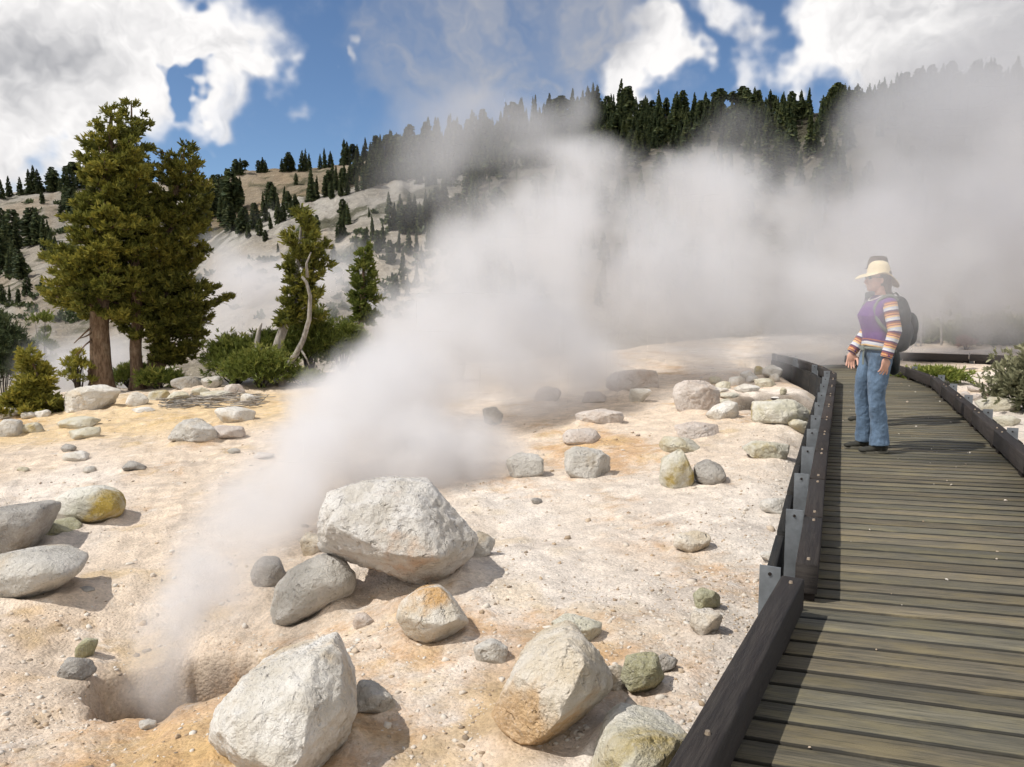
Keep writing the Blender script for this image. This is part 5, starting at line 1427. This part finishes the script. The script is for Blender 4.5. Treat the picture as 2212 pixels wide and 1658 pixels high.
m_st1 = steam_mat('near_steam', 3.4); m_st2 = steam_mat('steam_cloud', .95, (.895, .893, .905)); m_st5 = steam_mat('shaded_steam', .8, (.78, .775, .79)); m_st3 = steam_mat('far_steam', .24, (.93, .92, .93))  # greyer copy for the rear bank: its shade is put into the colour
m_st4 = steam_mat('drifting_steam', .21, (.76, .76, .78))  # greyed scatter colour stands in for shade on the high veil
steam('steam', 'thin jet of steam leaving the hole and bending away behind the largest boulder', [
    (370, 1480, 3.66, 90, .28, .85), (385, 1415, 3.75, 110, .32, .75), (405, 1345, 3.95, 130, .36, .68), (435, 1275, 4.25, 145, .40, .7), (520, 1270, 4.5, 105, .34, .5), (560, 1180, 5.0, 130, .42, .5), (470, 1190, 4.8, 160, .46, .62),
    (500, 1110, 5.4, 170, .6, .58), (570, 1060, 6.2, 170, .7, .65), (650, 1010, 7.0, 160, .8, .75), (650, 1120, 6.4, 130, .6, .5), (720, 950, 7.9, 170, .85, .8), (850, 1000, 7.9, 160, .85, .85),
    (970, 990, 8.3, 160, .85, .8), (1080, 985, 8.6, 110, .8, .5), (820, 880, 8.8, 180, .9, .9), (700, 880, 8.8, 130, .8, .7)],
    .045, m_st1, .40, 1.2, .55, 1.9, 1.0)
steam('steam', 'dense white cloud of steam filling the basin behind the boulders', [
    (760, 850, 10.0, 130, 1.3, .8), (860, 860, 10.0, 170, 1.4, .9), (1000, 900, 9.8, 150, 1.3, .8), (900, 740, 11.5, 160, 1.6, .9), (1010, 760, 11.5, 190, 1.8, 1.0), (1020, 600, 13, 180, 2.2, 1.0), (1110, 480, 14.5, 180, 2.4, .95), (1190, 400, 16, 160, 2.2, .85),
    (1270, 370, 17, 120, 2.2, .7), (1290, 560, 15, 230, 2.6, 1.0), (1200, 730, 13.0, 230, 2.2, 1.0), (1120, 830, 11.5, 150, 1.4, .6), (960, 840, 10.2, 160, 1.2, .9), (880, 790, 10.0, 160, 1.3, .9), (1040, 770, 10.8, 170, 1.4, .9), (1170, 750, 11.5, 160, 1.4, .7), (1260, 780, 12.5, 130, 1.3, .5), (1130, 640, 13.0, 190, 2.0, .8), (1480, 640, 15, 250, 2.6, .95), (1430, 460, 17, 160, 2.6, .6), (1540, 400, 18, 150, 2.6, .75), (1340, 760, 13.5, 180, 1.6, .7),
    (1650, 560, 17, 240, 2.8, .8), (1740, 690, 16, 200, 2.4, .6), (1750, 430, 19, 140, 2.6, .35),
    (1560, 770, 15, 150, 1.4, .5), (1720, 770, 16, 150, 1.6, .6)],
    .095, m_st2, 1.5, .34, 1.1, .55, 2.0)
steam('steam', 'grey bank of steam closing in behind the walkers', [
    (1820, 560, 18, 190, 2.6, .6), (1900, 590, 18, 230, 2.8, .8), (1930, 440, 20, 190, 2.8, .6), (2120, 520, 19, 230, 2.8, .75), (2200, 380, 20, 210, 2.8, .7),
    (1880, 710, 17.5, 160, 2.0, .8), (2040, 680, 18.5, 180, 2.2, .85), (2230, 650, 18.5, 190, 2.2, .85), (2300, 520, 19, 220, 2.6, .8)],
    .13, m_st5, 1.6, .30, 1.1, .5, 7.0)
steam('steam', 'grey veil of steam drifting high across the forested slope', [
    (880, 410, 32, 120, 6, .55), (960, 340, 36, 150, 7, .7), (1080, 300, 38, 150, 8, .75), (1180, 260, 38, 120, 8, .6), (1240, 220, 38, 60, 6, .5), (860, 540, 32, 90, 6, .55), (900, 620, 30, 90, 5, .7), (800, 500, 34, 70, 5, .35), (1500, 290, 36, 120, 6, .4),
    (1880, 300, 36, 150, 8, .5), (2010, 240, 36, 190, 8, .75), (2150, 200, 36, 210, 9, .85), (2250, 330, 34, 230, 9, .9), (2050, 420, 34, 220, 8, .9), (1850, 450, 34, 170, 8, .8), (2190, 60, 38, 170, 9, .75), (2280, 560, 30, 180, 7, .7), (1680, 420, 34, 150, 7, .6), (1560, 350, 34, 130, 7, .5), (1350, 370, 34, 110, 6, .5)],
    .38, m_st4, 3.6, .13, .95, .20, 3.0)
steam('steam', 'pale steam lying in the hollow between the big pines and the leaning pine', [
    (500, 560, 60, 90, 6, .6), (570, 600, 56, 110, 7, .9), (480, 640, 54, 110, 7, .9), (640, 660, 52, 120, 7, .9), (540, 700, 48, 120, 6, .8), (720, 620, 52, 100, 6, .8), (760, 560, 54, 80, 6, .6), (460, 510, 66, 50, 5, .5), (560, 480, 80, 60, 6, .35), (820, 640, 50, 90, 6, .7), (440, 720, 46, 70, 5, .7)],
    .6, m_st3, 3.4, .11, .8, .16, 4.0)
steam('steam', 'small column of steam rising behind the sapling', [
    (130, 830, 34, 110, 3.5, .9), (190, 800, 34, 110, 3.5, .9), (110, 770, 35, 60, 3, .8), (95, 720, 36, 42, 2.5, .7), (88, 680, 37, 32, 2, .5), (60, 860, 33, 60, 3, .7), (270, 790, 36, 90, 3.5, .7)],
    .32, steam_mat('column_steam', .34, (.93, .92, .93)), 1.6, .22, .75, .35, 5.0)
steam('steam', 'faint wisp of steam passing in front of the woman with the straw hat', [
    (1860, 620, 6.3, 190, .5, .55), (1900, 540, 6.4, 200, .5, .55), (2020, 620, 6.6, 210, .5, .5), (1760, 640, 6.6, 150, .5, .4), (2150, 560, 6.8, 190, .5, .5), (1640, 720, 7.6, 150, .8, .25), (1500, 800, 8.5, 130, .8, .2)],
    .12, steam_mat('wisp', 1.1), .5, .7, .7, 1.0, 6.0)
# ------------------------------------------------------------------ sun and sky
SUN_EL, SUN_DIR = 54, np.array([-1.0, -.30])
SUN_DIR = SUN_DIR / np.linalg.norm(SUN_DIR)
sd = Vector((SUN_DIR[0] * cos(R(SUN_EL)), SUN_DIR[1] * cos(R(SUN_EL)), sin(R(SUN_EL))))
sl = bpy.data.lights.new('sun', 'SUN'); sl.energy = 4.1; sl.angle = R(.55); sl.color = (1, .955, .885)
so = bpy.data.objects.new('sun', sl); so.rotation_euler = (-sd).to_track_quat('-Z', 'Y').to_euler(); so.location = (-8, 2, 20); COL.objects.link(so)
w = bpy.data.worlds.new('World'); sc.world = w; w.use_nodes = True
nt = NT(w.node_tree); bg = w.node_tree.nodes['Background']
sky = nt.new('ShaderNodeTexSky', sky_type='NISHITA', sun_disc=False, sun_elevation=R(SUN_EL))
sky.sun_rotation = math.atan2(SUN_DIR[0], SUN_DIR[1])
sky.air_density = 1.0; sky.dust_density = .3; sky.ozone_density = 2.2; sky.altitude = 2400
D = nt.new('ShaderNodeTexCoord').outputs['Generated']
warp = nt.vmath('SCALE', nt.vmath('SUBTRACT', nt.noise(D, 5.5, 4, .60, out='Color'), (.5, .5, .5)), .24)
Dw = nt.vmath('ADD', D, warp)
warp2 = nt.vmath('SCALE', nt.vmath('SUBTRACT', nt.noise(D, 17, 3, .6, out='Color'), (.5, .5, .5)), .05)
Dw = nt.vmath('ADD', Dw, warp2)
def dirn(px, py):
    r = ray(px, py); return r / np.linalg.norm(r)
def cloud_set(blobs, Dv=None):
    acc = None
    for (px, py, rad, w_) in blobs:
        d = dirn(px, py)
        dist = nt.vmath('DISTANCE', Dv or Dw, tuple(d))
        v = nt.rng(dist, rad / F * 1.25, rad / F * .35, 0, w_)
        acc = v if acc is None else nt.math('ADD', acc, v)
    return acc
big = [(-60, 80, 210, 1), (130, 60, 150, 1), (290, 70, 130, 1), (430, 110, 120, 1), (540, 130, 95, 1), (590, 190, 62, .9), (505, 265, 62, .9), (420, 245, 40, .6),
       (60, 230, 140, .95), (210, 205, 85, .9), (320, 250, 50, .7), (-60, 340, 150, .95), (100, 330, 110, .7), (-350, 200, 280, 1),
       (335, 165, 32, -1.1), (372, 190, 38, -1.3), (415, 208, 28, -1.1), (190, 133, 28, -1.1), (425, 10, 34, -.8),
       (1375, 140, 78, 1.3), (1330, 190, 80, 1.25), (1425, 170, 55, .9), (1660, 150, 62, .95), (1760, 120, 90, 1), (1900, 90, 130, 1), (2080, 60, 160, 1), (2300, 20, 250, 1),
       (1770, 20, 80, .8), (1530, 10, 70, .85), (1550, 140, 50, .75), (1600, 60, 50, .6),
       (795, 108, 24, .7), (675, 97, 12, .6), (700, 165, 24, .5), (1030, 255, 14, .4), (900, -760, 420, .9)]
shade = [(40, 300, 170, .9), (120, 230, 90, .4), (200, 170, 50, .3), (2150, 90, 260, .75), (1800, 190, 60, .2), (2500, 100, 300, .6)]
wisp = [(880, 40, 160, 1.1), (1080, 10, 190, 1.2), (1300, 40, 150, 1.5), (1060, 40, 120, .9), (1130, 120, 140, .75), (880, 200, 100, .5), (1260, 150, 110, .7), (1000, 220, 90, .35)]
back = [((-.6, -.6, .55), .62), ((.5, -.75, .5), .66), ((.0, -.35, .95), .45), ((.95, .1, .45), .5), ((-.98, .0, .30), .42), ((.1, -.95, .2), .55)]  # unseen clouds out of frame, added for soft white fill light
wisp = [(880, 40, 150, .85), (1100, 10, 190, .9), (1290, 50, 130, .9), (1100, 130, 130, .5), (880, 200, 100, .4), (1250, 150, 110, .5)]
cb = cloud_set(big)
for d_, r_ in back:
    d_ = np.array(d_) / np.linalg.norm(d_); cb = nt.math('ADD', cb, nt.rng(nt.vmath('DISTANCE', Dw, tuple(d_)), r_ * 1.2, r_ * .5))
hf = nt.noise(D, 11, 6, .62); hf2 = nt.noise(D, 34, 3, .6)
cb = nt.math('ADD', cb, nt.math('MULTIPLY', nt.math('SUBTRACT', nt.math('ADD', nt.math('MULTIPLY', hf, .7), nt.math('MULTIPLY', hf2, .3)), .5), 1.0))
mask_b = nt.rng(cb, .0, 1.15)
cw = cloud_set(wisp)
cw = nt.math('MULTIPLY', cw, nt.rng(nt.noise(Dw, 7, 4, .6), .33, .62, .45, 1.0))
mask_w = nt.rng(cw, .10, 1.45, 0, .92)
# cloud body: bright heaps over grey undersides
relief = nt.math('ADD', nt.math('SUBTRACT', nt.noise(Dw, 8, 4, .6), nt.noise(nt.vmath('ADD', Dw, (-.020, 0, .026)), 8, 4, .6)), nt.math('MULTIPLY', nt.math('SUBTRACT', hf, .5), .16))
thick = nt.math('ADD', cloud_set(shade), nt.math('MULTIPLY', nt.rng(cb, .8, 3.0), .15))
lum = nt.math('ADD', nt.math('MULTIPLY', relief, 2.6), nt.math('SUBTRACT', .90, nt.math('MULTIPLY', thick, .50)))
lum = nt.rng(nt.math('ADD', lum, nt.math('MULTIPLY', nt.math('SUBTRACT', nt.noise(Dw, 13, 4, .6), .5), .9)), -.40, .92, 0, 1, False)
ccol = nt.mix(lum, (4.3, 4.35, 4.6), (10.2, 10.0, 9.9))
skyc = nt.mix(1.0, sky.outputs[0], (.98, 1.06, 1.12), blend='MULTIPLY')
c = nt.mix(mask_b, skyc, ccol)
c = nt.mix(mask_w, c, (4.6, 4.7, 5.1))
nt.set(bg, 'Color', c); bg.inputs['Strength'].default_value = .1
sc.view_settings.view_transform = 'Standard'; sc.view_settings.look = 'None'; sc.view_settings.exposure = 0; sc.view_settings.gamma = 1
sc.render.engine = 'CYCLES'
cy = sc.cycles
cy.use_denoising = True; cy.denoiser = 'OPENIMAGEDENOISE'
cy.max_bounces = 8; cy.diffuse_bounces = 3; cy.glossy_bounces = 2; cy.transmission_bounces = 2; cy.transparent_max_bounces = 8
cy.volume_bounces = 5; cy.use_adaptive_sampling = True; cy.adaptive_threshold = .03
cy.volume_step_rate = 1.0; cy.volume_max_steps = 256
